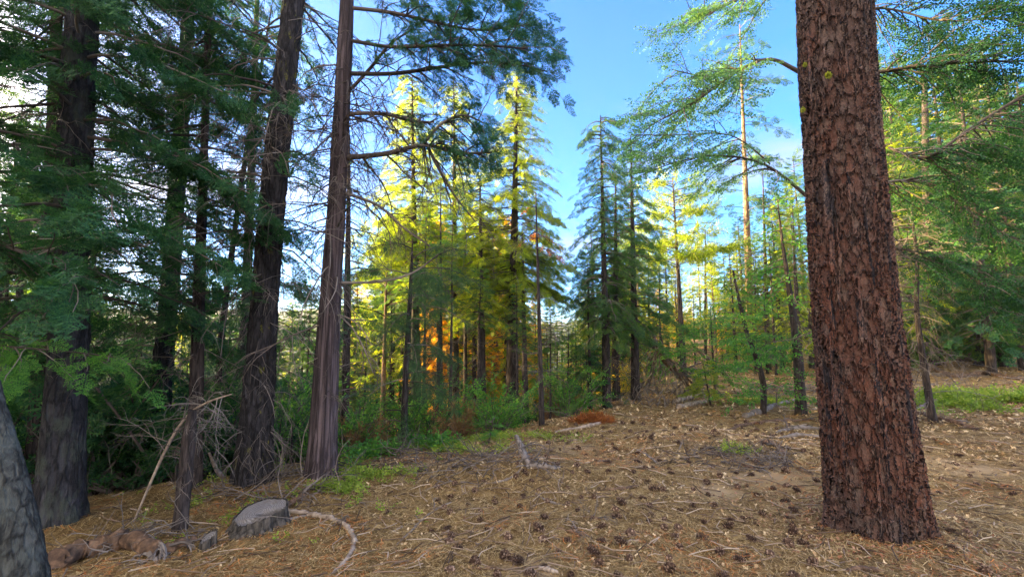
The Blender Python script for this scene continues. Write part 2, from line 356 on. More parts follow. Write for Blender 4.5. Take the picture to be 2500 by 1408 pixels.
def trunk_mesh(P, rad, n, sides, flare=1.35, fh=.35, lump=.04, seed=0):
    Q, r = resample(P, rad, n)
    h = Q[:, 2] - Q[0, 2]
    r = r * (1 + (flare - 1) * np.exp(-np.maximum(h, 0) / fh))
    T = np.gradient(Q, axis=0); T /= np.linalg.norm(T, axis=1)[:, None]
    A = np.cross(T, (0, 1., 0)); A /= np.linalg.norm(A, axis=1)[:, None]; B = np.cross(T, A)
    th = np.linspace(0, 2 * math.pi, sides, endpoint=False)
    lum = 1 + lump * 2 * (vnoise(3 + 2.2 * np.cos(th)[None] + 0 * h[:, None], 5 + 2.2 * np.sin(th)[None] + h[:, None] * .7, seed))
    roots = 1 + .24 * np.exp(-np.maximum(h, 0)[:, None] / (fh * .8)) * np.sin(th[None] * 5 + seed) * (flare > 1.05)
    rr = r[:, None] * lum * roots
    V = Q[:, None] + rr[..., None] * (np.cos(th)[None, :, None] * A[:, None] + np.sin(th)[None, :, None] * B[:, None])
    i = np.arange(n - 1)[:, None] * sides; j = np.arange(sides)[None]; j2 = (j + 1) % sides
    F = np.stack([i + j, i + sides + j, i + sides + j2, i + j2], -1).reshape(-1, 4)
    mb = MB(); mb.add(V, F); return mb

# ------------------------------------------------------------------ foliage templates (x = outward, y = side, z = normal)
def rhomb(p, d, L, w, nrm=(0, 0, 1), curl=0):
    p = np.asarray(p, float); d = np.asarray(d, float); d = d / np.linalg.norm(d)
    s = np.cross(nrm, d); s /= np.linalg.norm(s) + 1e-9
    return [p, p + d * L * .45 + s * w / 2, p + d * L + np.array((0, 0, curl)), p + d * L * .45 - s * w / 2]
def tmpl(rh):
    V = np.array(rh).reshape(-1, 3); F = np.arange(len(V)).reshape(-1, 4); return V, F
def t_fir(pairs, need, nl, nw, seed, spread=50):
    r = np.random.default_rng(seed); out = []
    for k in range(pairs):
        t = (k + .6) / (pairs + .3)
        for sgn in (-1, 1):
            a = R(spread + r.uniform(-8, 8)) * sgn
            L = (.50 * (1 - .72 * t)) * r.uniform(.8, 1.15)
            d = np.array((math.cos(a), math.sin(a), r.uniform(-.35, .3))); p0 = np.array((t, 0, -.10 * t * t))
            for q in range(need):
                u = (q + .5) / need
                for s2 in (-1, 1):
                    b = a + R(48) * s2
                    out.append(rhomb(p0 + d * L * u, (math.cos(b), math.sin(b), r.uniform(-.35, .35)), nl * r.uniform(.8, 1.2), nw, (r.uniform(-.5, .5), r.uniform(-.5, .5), 1)))
            out.append(rhomb(p0 + d * L * .1, d, L * 1.1, nw * 1.2, (r.uniform(-.3, .3), 0, 1)))
    for q in range(pairs + 4):
        u = .2 + .85 * q / (pairs + 4)
        for s2 in (-1, 1):
            out.append(rhomb((u, 0, -.1 * u * u), (1, s2 * .9, r.uniform(-.3, .3)), nl, nw))
    return tmpl(out)
def t_coarse(pairs, w, seed):
    r = np.random.default_rng(seed); out = []
    for k in range(pairs):
        t = (k + .4) / pairs
        for sgn in (-1, 1):
            a = R(46 + r.uniform(-15, 15)) * sgn; L = (.55 * (1 - .6 * t)) * r.uniform(.7, 1.2)
            out.append(rhomb((t, 0, -.1 * t * t), (math.cos(a), math.sin(a), r.uniform(-.45, .2)), L, w * r.uniform(.7, 1.3), (r.uniform(-.7, .7), r.uniform(-.7, .7), 1)))
    out.append(rhomb((.6, 0, -.05), (1, 0, -.1), .5, w))
    return tmpl(out)
def t_tuft(n, w, seed, back=-.1):
    r = np.random.default_rng(seed); out = []
    for k in range(n):
        x = r.uniform(back, 1); a = r.uniform(0, 2 * math.pi); s = math.sqrt(max(0, 1 - x * x)) if x < 1 else 0
        d = (x + .15, s * math.cos(a), s * math.sin(a) - .12)
        out.append(rhomb((r.uniform(-.35, .15), 0, 0), d, r.uniform(.75, 1.1), w, (r.normal(), r.normal(), 1)))
    return tmpl(out)
def t_leafy(n, L, w, seed):
    r = np.random.default_rng(seed); V = []; F = []
    for k in range(n):
        t = (k + .5) / n; sgn = 1 if k % 2 else -1
        a = R(r.uniform(25, 85)) * sgn; d = np.array((math.cos(a), math.sin(a), r.uniform(-.5, .35))); d /= np.linalg.norm(d)
        nrm = np.array((r.uniform(-.6, .6), r.uniform(-.6, .6), 1)); s = np.cross(nrm, d); s /= np.linalg.norm(s)
        p = np.array((t, 0, r.uniform(-.04, .04))) + d * .03; l = L * r.uniform(.7, 1.2); ww = w * r.uniform(.8, 1.2)
        c = np.array((0, 0, -.12 * l))
        pts = [p, p + d * l * .25 + s * ww * .32, p + d * l * .55 + s * ww * .5, p + d * l * .8 + s * ww * .28 + c * .5, p + d * l + c, p + d * l * .8 - s * ww * .28 + c * .5, p + d * l * .55 - s * ww * .5, p + d * l * .25 - s * ww * .32]
        F.append([len(V) + q for q in range(8)]); V += pts
    return np.array(V), np.array(F)
T = {
    'fine': [t_fir(7, 4, .115, .036, s) for s in range(3)],
    'mid': [t_fir(6, 4, .11, .040, s + 5) for s in range(3)],
    'midc': [t_fir(4, 3, .18, .070, s + 15) for s in range(3)],
    'coarse': [t_coarse(6, .13, s + 9) for s in range(3)],
    'tuft': [t_tuft(46, .022, s) for s in range(3)],
    'tuftc': [t_tuft(18, .07, s + 3) for s in range(3)],
    'leaf': [t_leafy(11, .20, .12, s) for s in range(3)],
    'leafc': [t_leafy(7, .30, .20, s + 3) for s in range(3)],
}
class Sprays:
    def __init__(s): s.p = []; s.d = []; s.n = []; s.s = []
    def add(s, p, d, n, sc): s.p.append(p); s.d.append(d); s.n.append(n); s.s.append(sc)
    def bake(s, mb, key, r):
        if not s.p: return
        p = np.array(s.p); d = np.array(s.d); n = np.array(s.n); sc = np.array(s.s)
        d = d / (np.linalg.norm(d, axis=1)[:, None] + 1e-9)
        y = np.cross(n, d); y /= np.linalg.norm(y, axis=1)[:, None] + 1e-9; z = np.cross(d, y)
        which = r.integers(0, len(T[key]), len(p))
        for k, (V, F) in enumerate(T[key]):
            m = which == k
            if not m.any(): continue
            X = (V[None, :, 0, None] * d[m][:, None] + V[None, :, 1, None] * y[m][:, None] + V[None, :, 2, None] * z[m][:, None]) * sc[m][:, None, None] + p[m][:, None]
            c = m.sum(); FF = (F[None] + (np.arange(c) * len(V))[:, None, None]).reshape(-1, F.shape[1])
            mb.add(X.reshape(-1, 3), FF)
JN = 1.1
def unit(v): v = np.asarray(v, float); return v / (np.linalg.norm(v) + 1e-9)

def branch_poly(p0, az, L, up, droop, r, n=7, wob=.06):
    t = np.linspace(0, 1, n)
    h = np.array((math.cos(az), math.sin(az), 0)); side = np.array((-h[1], h[0], 0))
    P = p0 + h * (t * L)[:, None] + np.array((0, 0, 1.)) * (up * L * t - droop * L * t * t)[:, None]
    w = np.cumsum(r.normal(0, wob * L / n, (n, 3)), 0) * t[:, None] ** .5
    return P + w
def dress(P, sp, wood, r, size, start=.25, step=.16, side=.45, droopside=-.15, rad=.008, fill=1.0):
    """side twigs with sprays along a branch polyline"""
    d = np.concatenate(([0], np.cumsum(np.linalg.norm(np.diff(P, axis=0), axis=1)))); L = d[-1]
    s = start * L + r.uniform(0, step); sgn = 1
    while s < L:
        p = np.array([np.interp(s, d, P[:, k]) for k in range(3)])
        q = np.array([np.interp(min(L, s + .05), d, P[:, k]) for k in range(3)]); p_ = np.array([np.interp(s - .05, d, P[:, k]) for k in range(3)])
        t = unit(q - p_); y = unit(np.cross((0, 0, 1), t)); f = s / L
        sgn = -sgn
        l = side * L * (1 - .6 * f) * r.uniform(.6, 1.1) * (.4 + min(1, (f - start * .7) * 2.5) * .6)
        dd = unit(t * .8 + y * sgn * r.uniform(.5, 1.0) + np.array((0, 0, droopside + r.normal(0, .12))))
        if r.random() < fill:
            if l > size * 1.2:
                k = max(1, int(l / (size * .62)))
                for j in range(k):
                    u = (j + .35) / k; pp = p + dd * l * u + np.array((0, 0, -.12 * l * u * u))
                    for s2 in (-1, 1):
                        e = unit(dd + np.cross((0, 0, 1), dd) * s2 * .7 + np.array((0, 0, r.normal(-.08, .15))))
                        sp.add(pp, e, unit((r.normal(0, JN), r.normal(0, JN), 1)), size * r.uniform(.7, 1.15) * (1 - .3 * u))
                sp.add(p + dd * l * .85, dd, unit((r.normal(0, JN), r.normal(0, JN), 1)), size)
                tube(wood, np.array([p, p + dd * l * .5, p + dd * l + np.array((0, 0, -.1 * l))]), [rad * .6, rad * .4, rad * .15], 3, False)
            else:
                sp.add(p, dd, unit((r.normal(0, JN), r.normal(0, JN), 1)), max(l, size * .8))
        s += step * r.uniform(.6, 1.4)
    sp.add(P[-1], unit(P[-1] - P[-2]), unit((r.normal(0, .2), r.normal(0, .2), 1)), size)
def bare(P0, d0, L, r, wood, rad, depth=2, droop=.25, forks=4):
    """dead leafless branch, recursive"""
    n = 6; P = [np.array(P0, float)]; d = unit(d0)
    for k in range(n - 1):
        d = unit(d + r.normal(0, .17, 3) + np.array((0, 0, -droop / n))); P.append(P[-1] + d * L / (n - 1))
    P = np.array(P); tube(wood, P, np.linspace(rad, rad * .3, n), 4 if rad > .008 else 3, False)
    if depth > 0:
        for k in range(forks):
            i = r.integers(1, n - 1); t = unit(P[i + 1] - P[i]) if i + 1 < n else d
            e = unit(t + r.normal(0, .65, 3)); bare(P[i], e, L * r.uniform(.3, .6), r, wood, rad * .5, depth - 1, droop, forks)

# ------------------------------------------------------------------ generic conifer prototype (10 m tall)
def conifer(seed, H=10, Rr=1.7, zlo=2.2, key='midc', size=.34, dens=1.0, shape='fir', trunk_r=.11, mat='needle_gold', bark='thin', bend=.15, deadlow=8, top=None, pile=.34):
    r = np.random.default_rng(seed)
    nb = 9; tz = np.linspace(0, H, nb); tx = np.cumsum(r.normal(0, bend / nb, nb)); ty = np.cumsum(r.normal(0, bend / nb, nb)); tx -= tx[0]; ty -= ty[0]
    P = np.stack([tx, ty, tz], 1); rad = trunk_r * (1 - .93 * tz / H)
    P[0, 2] = -.3
    tm = trunk_mesh(P, rad, 60, 12, 1.25, .2, .06, seed)
    wood = MB(); sp = Sprays()
    z = zlo
    while z < H * .985:
        f = (z - zlo) / (H - zlo)
        c = np.array([np.interp(z, tz, tx), np.interp(z, tz, ty), z])
        if shape == 'fir': L = Rr * (1 - f) ** .8 * (.55 + .45 * min(1, f * 5 + .2))
        elif shape == 'pine': L = Rr * math.sqrt(max(0, 1 - (f * 1.02) ** 2.2)) * (.5 + .5 * min(1, f * 3))
        else: L = Rr * (1 - f) ** .6
        L = max(L, .16)
        for k in range(max(2, int(round((4.6 if shape != 'pine' else 3.4) * dens)))):
            l = L * r.uniform(.55, 1.15)
            if r.random() < .10 and l > .5: l *= 1.3
            az = r.uniform(0, 2 * math.pi)
            up = .55 * f + (.05 if shape == 'fir' else .25) + r.normal(0, .08); dr = .5 * (1 - f) + .08
            B = branch_poly(c, az, l, up, dr, r, 6, .05)
            tube(wood, B, np.linspace(.012 + .008 * l, .003, 6), 3, False)
            dress(B, sp, wood, r, size * (.75 + .25 * (1 - f)), .18 if shape == 'fir' else .45, pile * size / .42 if shape == 'fir' else .3, .42, -.2, .008, .93)
        z += (.30 if shape == 'fir' else .42) / max(.6, dens ** .5) * r.uniform(.7, 1.3) * (1 - .4 * f)
    for k in range(deadlow):
        zz = r.uniform(.8, zlo + .8); c = np.array([np.interp(zz, tz, tx), np.interp(zz, tz, ty), zz]); a = r.uniform(0, 6.28)
        bare(c, (math.cos(a), math.sin(a), r.uniform(-.2, .3)), r.uniform(.4, 1.1), r, wood, .010, 1, .3, 3)
    lf = MB(); sp.bake(lf, key, r)
    return tm.mesh('trunk', M[bark]), wood.mesh('branches', M['twig'], False), lf.mesh('crown', M[mat], False)
def plant_tree(name, meshes, loc, rz, sc, label, cat='tree', group=None, sxy=1.0):
    root = thing(name, loc, label, cat, group); root.rotation_euler = (0, 0, rz); root.scale = (sc * sxy, sc * sxy, sc)
    for nm, me in zip(('trunk', 'branches', 'crown'), meshes): link(nm, me, root)
    return root

# ================================================================== THE SETTING
def build_ground():
    rad = np.concatenate([[0.0], np.geomspace(.4, 60, 560), np.geomspace(64, 2600, 60)])
    az = np.concatenate([np.linspace(-R(62), R(62), 620), np.linspace(R(64), R(296), 90)])
    X = rad[:, None] * np.sin(az)[None]; Y = rad[:, None] * np.cos(az)[None]
    Z = ground(X, Y); V = np.stack([X, Y, Z], -1)
    n, m = X.shape
    i = np.arange(n - 1)[:, None] * m; j = np.arange(m)[None]; j2 = (j + 1) % m
    F = np.stack([i + j, i + m + j, i + m + j2, i + j2], -1).reshape(-1, 4)
    mb = MB(); mb.add(V, F)
    o = link('ground', mb.mesh('ground', mat_ground())); o['kind'] = 'structure'
build_ground()

def build_hills():
    az = np.linspace(R(-75), R(60), 500); rad = np.array([420, 450, 480, 510, 540, 570, 600, 640, 680, 720, 760, 800, 850, 900, 1100, 1400, 1900.])
    A, Q = np.meshgrid(az, rad)
    ht = np.interp(rad, [420, 520, 620, 760, 900, 1100, 1400, 1900.], [0, .35, .7, .9, 1.0, .95, .6, .0])[:, None]
    prof = 45 + 30 * vnoise(A * 3.1 + 2, A * 0, 11) + 16 * vnoise(A * 9, A * 0, 12)
    Z = -40 + (prof + 40) * ht + 10 * vnoise(A * 22, Q * .02, 13) + 5 * vnoise(A * 80, Q * .06, 14)
    V = np.stack([Q * np.sin(A), Q * np.cos(A), Z], -1); n, m = A.shape
    i = np.arange(n - 1)[:, None] * m; j = np.arange(m - 1)[None]
    F = np.stack([i + j, i + j + 1, i + m + j + 1, i + m + j], -1).reshape(-1, 4)
    mb = MB(); mb.add(V, F)
    o = link('hills', mb.mesh('hills', mat_simple('forested_hill', [(.35, (.03, .05, .025)), (.6, (.09, .11, .05)), (.8, (.16, .15, .08))], .02, bump=.6, bdist=8))); o['kind'] = 'structure'
build_hills()

# ------------------------------------------------------------------ near trees, measured from the photograph
INFO = []
def near_tree(label, pts, Y, top, bark, seed, flare=1.35, fh=.3, n=260, sides=48, bend_top=0, crown=None, deads=(), name='tree', Y2=None, limbs=(), cat='tree', lump=.05):
    """pts: (px, py, width px) from base to top of frame; Y depth; top: metres of trunk above the ground"""
    r = np.random.default_rng(seed)
    P = []; rad = []
    for k, (u, v, w) in enumerate(pts):
        yy = Y if Y2 is None else Y + (Y2 - Y) * k / (len(pts) - 1)
        P.append(at(u, v, yy)); rad.append(px_r(w, u, v, yy))
    P = np.array(P)
    gz = float(ground(P[0, 0], P[0, 1])); base = P[0].copy()
    INFO.append((label[:40], round(project((base[0], base[1], gz))[1]), pts[0][1]))
    P[0, 2] = min(P[0, 2], gz) - .12
    if top > P[-1, 2]:
        dd = unit(P[-1] - P[-2]); ext = top - P[-1, 2]; e = P[-1] + dd / max(.3, dd[2]) * ext
        P = np.vstack([P, (P[-1] + e) / 2, e]); rad += [rad[-1] * .62, rad[-1] * .12]
    base[2] = gz
    root = thing(name, base, label, cat)
    link('trunk', trunk_mesh(P, rad, n, sides, flare, fh, lump, seed).mesh('trunk', M[bark], True, base), root)
    Q, rr = resample(P, rad, 80)
    def on(z): return np.array([np.interp(z, Q[:, 2], Q[:, 0]), np.interp(z, Q[:, 2], Q[:, 1]), z]), float(np.interp(z, Q[:, 2], rr))
    wood = MB(); dead = MB()
    if crown:
        for c in (crown if isinstance(crown, list) else [crown]):
            sp = Sprays(); lf = MB()
            zlo, zhi = c['z']; nb = c['n']
            for k in range(nb):
                z = zlo + (zhi - zlo) * (k + r.random()) / nb; p, tr = on(z)
                az = r.uniform(*c.get('az', (0, 2 * math.pi))); L = c['L'] * r.uniform(.6, 1.2) * (1 - c.get('taper', .0) * (z - zlo) / (zhi - zlo))
                B = branch_poly(p, az, L, c.get('up', .1) + r.normal(0, .1), c.get('droop', .35), r, 9, .12)
                tube(wood, B, np.linspace(c.get('br', .02), .004, 9), 5, False)
                dress(B, sp, wood, r, c['size'], c.get('start', .2), c.get('step', .14), c.get('side', .42), c.get('sd', -.15), .006, c.get('fill', .9))
            sp.bake(lf, c['key'], r)
            link('foliage', lf.mesh('foliage', M[c['mat']], False, base), root)
    for dz in deads:
        zlo, zhi, nb, L, rd = dz[:5]
        for k in range(nb):
            z = r.uniform(zlo, zhi); p, tr = on(z); az = r.uniform(0, 6.283)
            bare(p, (math.cos(az), math.sin(az), r.uniform(-.35, .45)), L * r.uniform(.5, 1.2), r, dead, rd, 2, dz[5] if len(dz) > 5 else .5, 4)
    for lb in limbs:
        # explicit limb: pixel points with depths, radii px, spray dict
        pp = [at(u, v, y) for (u, v, y, w) in lb['pts']]; ra = [px_r(w, u, v, y) for (u, v, y, w) in lb['pts']]
        Qb, rb = resample(pp, ra, max(14, 6 * len(pp))); tube(wood, Qb, rb, 8, False)
        if lb.get('key'):
            sp = Sprays(); lf = MB(); LL = np.linalg.norm(np.diff(Qb, axis=0), axis=1).sum()
            nsub = lb.get('subs', 10)
            for k in range(nsub):
                f = lb.get('from', .3) + (1 - lb.get('from', .3)) * (k + .5) / nsub
                i = min(len(Qb) - 2, int(f * (len(Qb) - 1))); tdir = unit(Qb[i + 1] - Qb[i])
                a = math.atan2(tdir[1], tdir[0]) + r.choice([-1, 1]) * r.uniform(.3, 1.1)
                l = lb.get('sub', .7) * r.uniform(.6, 1.25)
                B = branch_poly(Qb[i], a, l, r.normal(lb.get('sup', .0), .35), lb.get('sdroop', .35), r, 7, .2)
                tube(wood, B, np.linspace(rb[i] * .55 + .002, .003, 7), 4, False)
                dress(B, sp, wood, r, lb['size'], .12, lb.get('step', .11), .45, lb.get('sd', -.1), .004, lb.get('fill', .95))
            sp.add(Qb[-1], unit(Qb[-1] - Qb[-2]), np.array((0, 0, 1.)), lb['size'])
            sp.bake(lf, lb['key'], r)
            link('foliage', lf.mesh('foliage', M[lb['mat']], False, base), root)
        for k in range(lb.get('dead', 0)):
            i = r.integers(2, len(Qb) - 2); tdir = unit(Qb[i + 1] - Qb[i])
            bare(Qb[i], unit(tdir + r.normal(0, .8, 3) + np.array((0, 0, -.2))), r.uniform(.3, .9), r, dead, rb[i] * .35 + .002, 2, .8, 4)
    if not wood.empty(): link('branches', wood.mesh('branches', M['twig'], True, base), root)
    if not dead.empty(): link('dead_branches', dead.mesh('dead_branches', M['greytwig'] if seed % 2 else M['twig'], True, base), root)
    return root

# the big reddish pine
PB = near_tree('massive pine trunk with reddish plated bark in the right foreground',
    [(2142, 1312, 262), (2137, 1250, 250), (2112, 1000, 224), (2078, 700, 200), (2054, 350, 182), (2034, 0, 172)], 4.3, 10.5, 'ponderosa', 21, flare=1.12, fh=.22, n=900, sides=420, name='pine_tree', lump=.03)
# moss tufts on the big pine
def moss_tuft(px, py, size, seed):
    r = np.random.default_rng(seed); d = ray(px, py)
    Yc = 4.3 - .36; p = at(px, py, Yc); mb = MB()
    out = []
    for k in range(260):
        q = r.normal(0, 1, 3); q /= np.linalg.norm(q); out.append(rhomb(p + q * np.array((.5, .5, .8)) * size * r.uniform(.1, .7), unit(q + (0, 0, -.4)), size * .45, size * .12, r.normal(0, 1, 3)))
    V, F = tmpl(out); mb.add(V, F)
    o = link('moss', mb.mesh('moss', M['moss'], False, PB.location), PB)
M['moss'] = mat_leaf('yellow_green_moss', [(0, (.12, .15, .02)), (1, (.42, .46, .06))], .3, 1.2)
moss_tuft(2022, 184, .045, 1); moss_tuft(1960, 268, .035, 2); moss_tuft(1965, 158, .03, 3)

FD = dict(key='fine', mat='needle_dark')
near_tree('fir standing outside the left edge whose green boughs hang into view',
    [(-420, 1350, 110), (-400, 1000, 100), (-370, 600, 90), (-330, 200, 80), (-310, 0, 70)], 4.6, 9, 'fir', 29, n=160, sides=40,
    limbs=[dict(pts=[(-350, 480, 4.6, 16), (-200, 520, 4.3, 14), (-40, 580, 4.0, 10), (110, 640, 3.8, 6), (240, 690, 3.7, 3)], subs=26, sub=.55, size=.26, sup=.1, **{'from': .3}, **FD),
           dict(pts=[(-350, 250, 4.6, 16), (-200, 260, 4.6, 14), (-20, 330, 4.5, 10), (150, 420, 4.4, 6), (290, 500, 4.3, 3)], subs=28, sub=.6, size=.28, sup=.1, **{'from': .3}, **FD),
           dict(pts=[(-340, -60, 4.6, 16), (-200, 0, 4.9, 14), (-20, 60, 5.2, 10), (150, 150, 5.4, 6), (300, 260, 5.5, 3)], subs=30, sub=.7, size=.3, sup=.1, **{'from': .3}, **FD),
           dict(pts=[(-380, 820, 4.6, 10), (-150, 830, 4.3, 8), (60, 850, 4.1, 6), (220, 860, 4.0, 4), (330, 880, 4.0, 2)], subs=14, sub=.35, size=.22, key='fine', mat='leaf_green', **{'from': .45})], name='fir_tree')
# leaning lichen trunk at the lower left corner
near_tree('leaning lichen-grey trunk cut off by the lower left corner of the picture',
    [(78, 1460, 150), (60, 1408, 148), (22, 1200, 120), (-25, 1000, 90), (-75, 800, 80), (-200, 400, 60)], 2.6, 5, 'lichen', 31, flare=1.15, n=200, sides=60)
near_tree('thick dark fir trunk at far left with green boughs across it',
    [(142, 1290, 128), (150, 1150, 122), (165, 950, 108), (172, 700, 100), (184, 350, 92), (201, 0, 84)], 4.9, 11, 'fir', 32, flare=1.4, n=420, sides=90,
    crown=[dict(z=(2.0, 6.6), n=78, L=1.8, size=.30, step=.13, side=.42, start=.18, up=.05, droop=.36, **FD), dict(z=(6.6, 10.5), n=9, L=1.3, size=.5, step=.26, key='coarse', mat='needle_dark')],
    deads=[(1.2, 6, 34, 1.1, .009)])
near_tree('blackish trunk standing close behind the thick fir at far left',
    [(88, 1235, 66), (98, 1000, 58), (112, 700, 46), (128, 400, 38), (140, 0, 30)], 6.1, 9, 'thin', 33,
    crown=[dict(z=(2.0, 8), n=34, L=1.6, size=.34, step=.16, side=.42, **FD)], deads=[(1, 5, 14, .9, .009)])
near_tree('tall grey fir with pale lichen, second big trunk from the left',
    [(368, 1182, 74), (385, 1000, 62), (412, 750, 50), (432, 480, 44), (449, 200, 36), (462, 0, 30)], 7.4, 12, 'fir', 34, n=340, sides=56,
    crown=[dict(z=(2.4, 9.5), n=52, L=1.9, size=.34, step=.16, side=.42, start=.25, **FD)], deads=[(.6, 6, 54, 1.6, .011)])
near_tree('slim black trunk between the lichen fir and the mossy trunk',
    [(472, 1235, 44), (478, 1000, 38), (486, 700, 30), (497, 400, 22), (508, 100, 16), (512, 0, 14)], 6.0, 8, 'thin', 35, n=260, sides=36,
    crown=[dict(z=(1.9, 7.6), n=44, L=1.1, size=.28, step=.13, side=.42, start=.2, **FD)], deads=[(.8, 6, 42, .8, .007)])
near_tree('short broken dead trunk with splintered top beside the slim black trunk',
    [(437, 1310, 34), (450, 1180, 36), (462, 1060, 36), (470, 1000, 20)], 4.7, 0, 'thin', 36, n=120, sides=28, deads=[(.3, 1.0, 8, .5, .006)], name='tree_snag', cat='snag')
near_tree('big dark mossy trunk wrapped in hanging twigs, left of the cedar',
    [(618, 1185, 98), (628, 1000, 82), (645, 750, 70), (668, 450, 64), (700, 150, 56), (718, 0, 52)], 6.1, 11, 'firmoss', 37, n=420, sides=72,
    crown=[dict(z=(3.6, 8), n=22, L=1.4, size=.30, step=.15, side=.38, start=.35, droop=.4, **FD)], deads=[(.3, 2.6, 46, .9, .007, 1.6), (2.4, 7, 54, 1.5, .012, .9)])
# incense cedar with the big limbs reaching right
LK = dict(key='fine', mat='needle_dark')
near_tree('straight stringy-barked cedar with long dark limbs reaching right',
    [(784, 1188, 86), (790, 1050, 70), (806, 750, 54), (826, 450, 46), (840, 150, 38), (847, 0, 34)], 6.1, 10.5, 'cedar', 38, flare=1.32, fh=.28, n=420, sides=72,
    limbs=[dict(pts=[(848, 385, 6.1, 15), (960, 375, 5.9, 13), (1040, 345, 5.8, 10), (1110, 378, 5.7, 8), (1200, 372, 5.6, 5)], subs=15, sub=.42, size=.24, dead=14, sup=.05, **{'from': .5}, **LK),
           dict(pts=[(1035, 350, 5.8, 8), (1075, 300, 5.7, 7), (1130, 275, 5.7, 5), (1180, 300, 5.6, 4)], subs=15, sub=.42, size=.24, dead=3, **{'from': .2}, **LK),
           dict(pts=[(1040, 350, 5.8, 9), (1080, 430, 5.8, 7), (1110, 480, 5.8, 5), (1160, 540, 5.8, 3)], dead=8),
           dict(pts=[(852, 278, 6.1, 11), (940, 275, 6.0, 9), (1000, 298, 6.0, 7), (1060, 298, 6.0, 5)], dead=14, subs=10, sub=.35, size=.2, **{'from': .6}, **LK),
           dict(pts=[(858, 180, 6.1, 12), (960, 182, 5.9, 10), (1040, 170, 5.8, 9), (1130, 155, 5.7, 7), (1240, 150, 5.6, 5), (1335, 175, 5.6, 3)], subs=26, sub=.42, size=.24, dead=12, sup=.1, **{'from': .32}, **LK),
           dict(pts=[(860, 215, 6.1, 9), (920, 150, 6.0, 8), (945, 110, 5.9, 6), (1010, 70, 5.8, 4)], dead=8, subs=10, sub=.4, size=.2, **LK),
           dict(pts=[(858, 20, 6.1, 10), (960, 30, 5.9, 9), (1060, 55, 5.8, 7), (1170, 80, 5.7, 5), (1290, 60, 5.6, 3)], subs=34, sub=.5, size=.24, dead=8, sup=.15, **{'from': .28}, **LK),
           dict(pts=[(858, 100, 6.1, 10), (960, 118, 5.6, 9), (1070, 110, 5.3, 7), (1200, 110, 5.2, 5), (1290, 120, 5.1, 3)], subs=27, sub=.5, size=.24, dead=4, sup=.25, **{'from': .4}, **LK),
           dict(pts=[(850, -40, 6.1, 10), (1000, -30, 5.9, 9), (1120, -10, 5.7, 7), (1250, 0, 5.6, 4)], subs=24, sub=.5, size=.24, **{'from': .3}, **LK),
           dict(pts=[(838, 470, 6.1, 9), (930, 500, 6.0, 7), (985, 560, 6.0, 5), (1050, 600, 6.0, 3)], dead=12),
           dict(pts=[(820, 690, 6.1, 8), (930, 690, 6.2, 6), (1010, 670, 6.3, 5), (1070, 620, 6.3, 3)], dead=8)],
    deads=[(.9, 2.2, 10, .8, .007), (2.6, 5.6, 70, 1.1, .010, .8), (1.6, 5.6, 26, 1.2, .013, 1.5)])
near_tree('thin lichen-green trunk behind the mossy trunk',
    [(592, 1120, 30), (598, 850, 26), (606, 600, 24), (618, 300, 18), (626, 60, 14)], 9.5, 11, 'lichen', 39, n=200, sides=28,
    crown=[dict(z=(1.6, 10.5), n=60, L=1.5, size=.36, step=.17, side=.42, key='mid', mat='needle_dark')], deads=[(.5, 6, 18, 1, .008)])
near_tree('thin dark pole leaning right between two big left trunks',
    [(520, 1130, 18), (540, 820, 17), (565, 620, 15), (596, 400, 12), (640, 150, 8)], 8.0, 8, 'thin', 40, n=120, sides=20, deads=[(.5, 6, 26, .8, .006)])
near_tree('thin straight pole just right of the cedar trunk',
    [(843, 1090, 22), (846, 850, 18), (850, 560, 13), (852, 400, 8)], 10.5, 6.6, 'thin', 41, n=120, sides=20,
    crown=[dict(z=(1.5, 6.3), n=16, L=.9, size=.36, step=.2, side=.4, key='mid', mat='needle_dark')], deads=[(.5, 6, 10, .8, .006)])
# long-needled young pine in front of the middle group
near_tree('young pine with long drooping needle tufts right of the cedar',
    [(985, 1090, 18), (990, 900, 15), (1000, 760, 12), (1005, 640, 7)], 8.4, 3.5, 'thin', 42, n=100, sides=20,
    crown=[dict(z=(-.4, 3.3), n=34, L=1.25, size=.26, step=.16, side=.42, start=.25, up=.2, droop=.4, key='tuft', mat='needle_pine', br=.014)], name='pine_tree')

# ------------------------------------------------------------------ the middle group beyond the crest (each measured)
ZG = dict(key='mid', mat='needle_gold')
def mid_tree(label, px, pyb, wb, pyt, wt, Y, bark='thin', zf=(.35, 1.0), n=34, L=1.3, seed=0, pxt=None, mat='needle_gold', taper=.8, key='mid', size=.28, dead=10, step=.125, name='fir_tree', droop=.45, up=.12, kink=0, fill=.9, tw=None, deadlen=.8, start=.15):
    pxt = pxt if pxt is not None else px
    ps = []
    for k in range(6):
        f = k / 5; ps.append((px + (pxt - px) * f + kink * math.sin(f * 5), pyb + (pyt - pyb) * f, wb * (1 - f) + 2.5 * f))
    ztop = at(pxt, pyt, Y)[2]; z0 = at(px, pyb, Y)[2]
    cr = dict(z=(z0 + (ztop - z0) * zf[0], z0 + (ztop - z0) * zf[1] * .99), n=n, L=L, size=size, step=step, side=.42, start=start, up=up, droop=droop, key=key, mat=mat, taper=taper, br=.018, fill=fill)
    return near_tree(label, ps, Y, -99, bark, seed, flare=1.15, n=120, sides=20, crown=[cr] if n else None, deads=[(z0 + .3, z0 + (ztop - z0) * (zf[0] + .15), dead, deadlen, .008)] if dead else (), name=name)
mid_tree('tallest golden fir of the centre group, its tip under the cedar limbs', 1018, 1092, 30, 182, 4, 13.5, n=200, L=1.6, seed=50, pxt=1006, zf=(.46, 1), dead=16, taper=.8)
mid_tree('bare pinkish sunlit trunk between two dark ones in the centre group', 1043, 1085, 24, 540, 6, 16, 'orange', n=10, L=1.0, seed=51, zf=(.8, 1), dead=20, name='pine_tree')
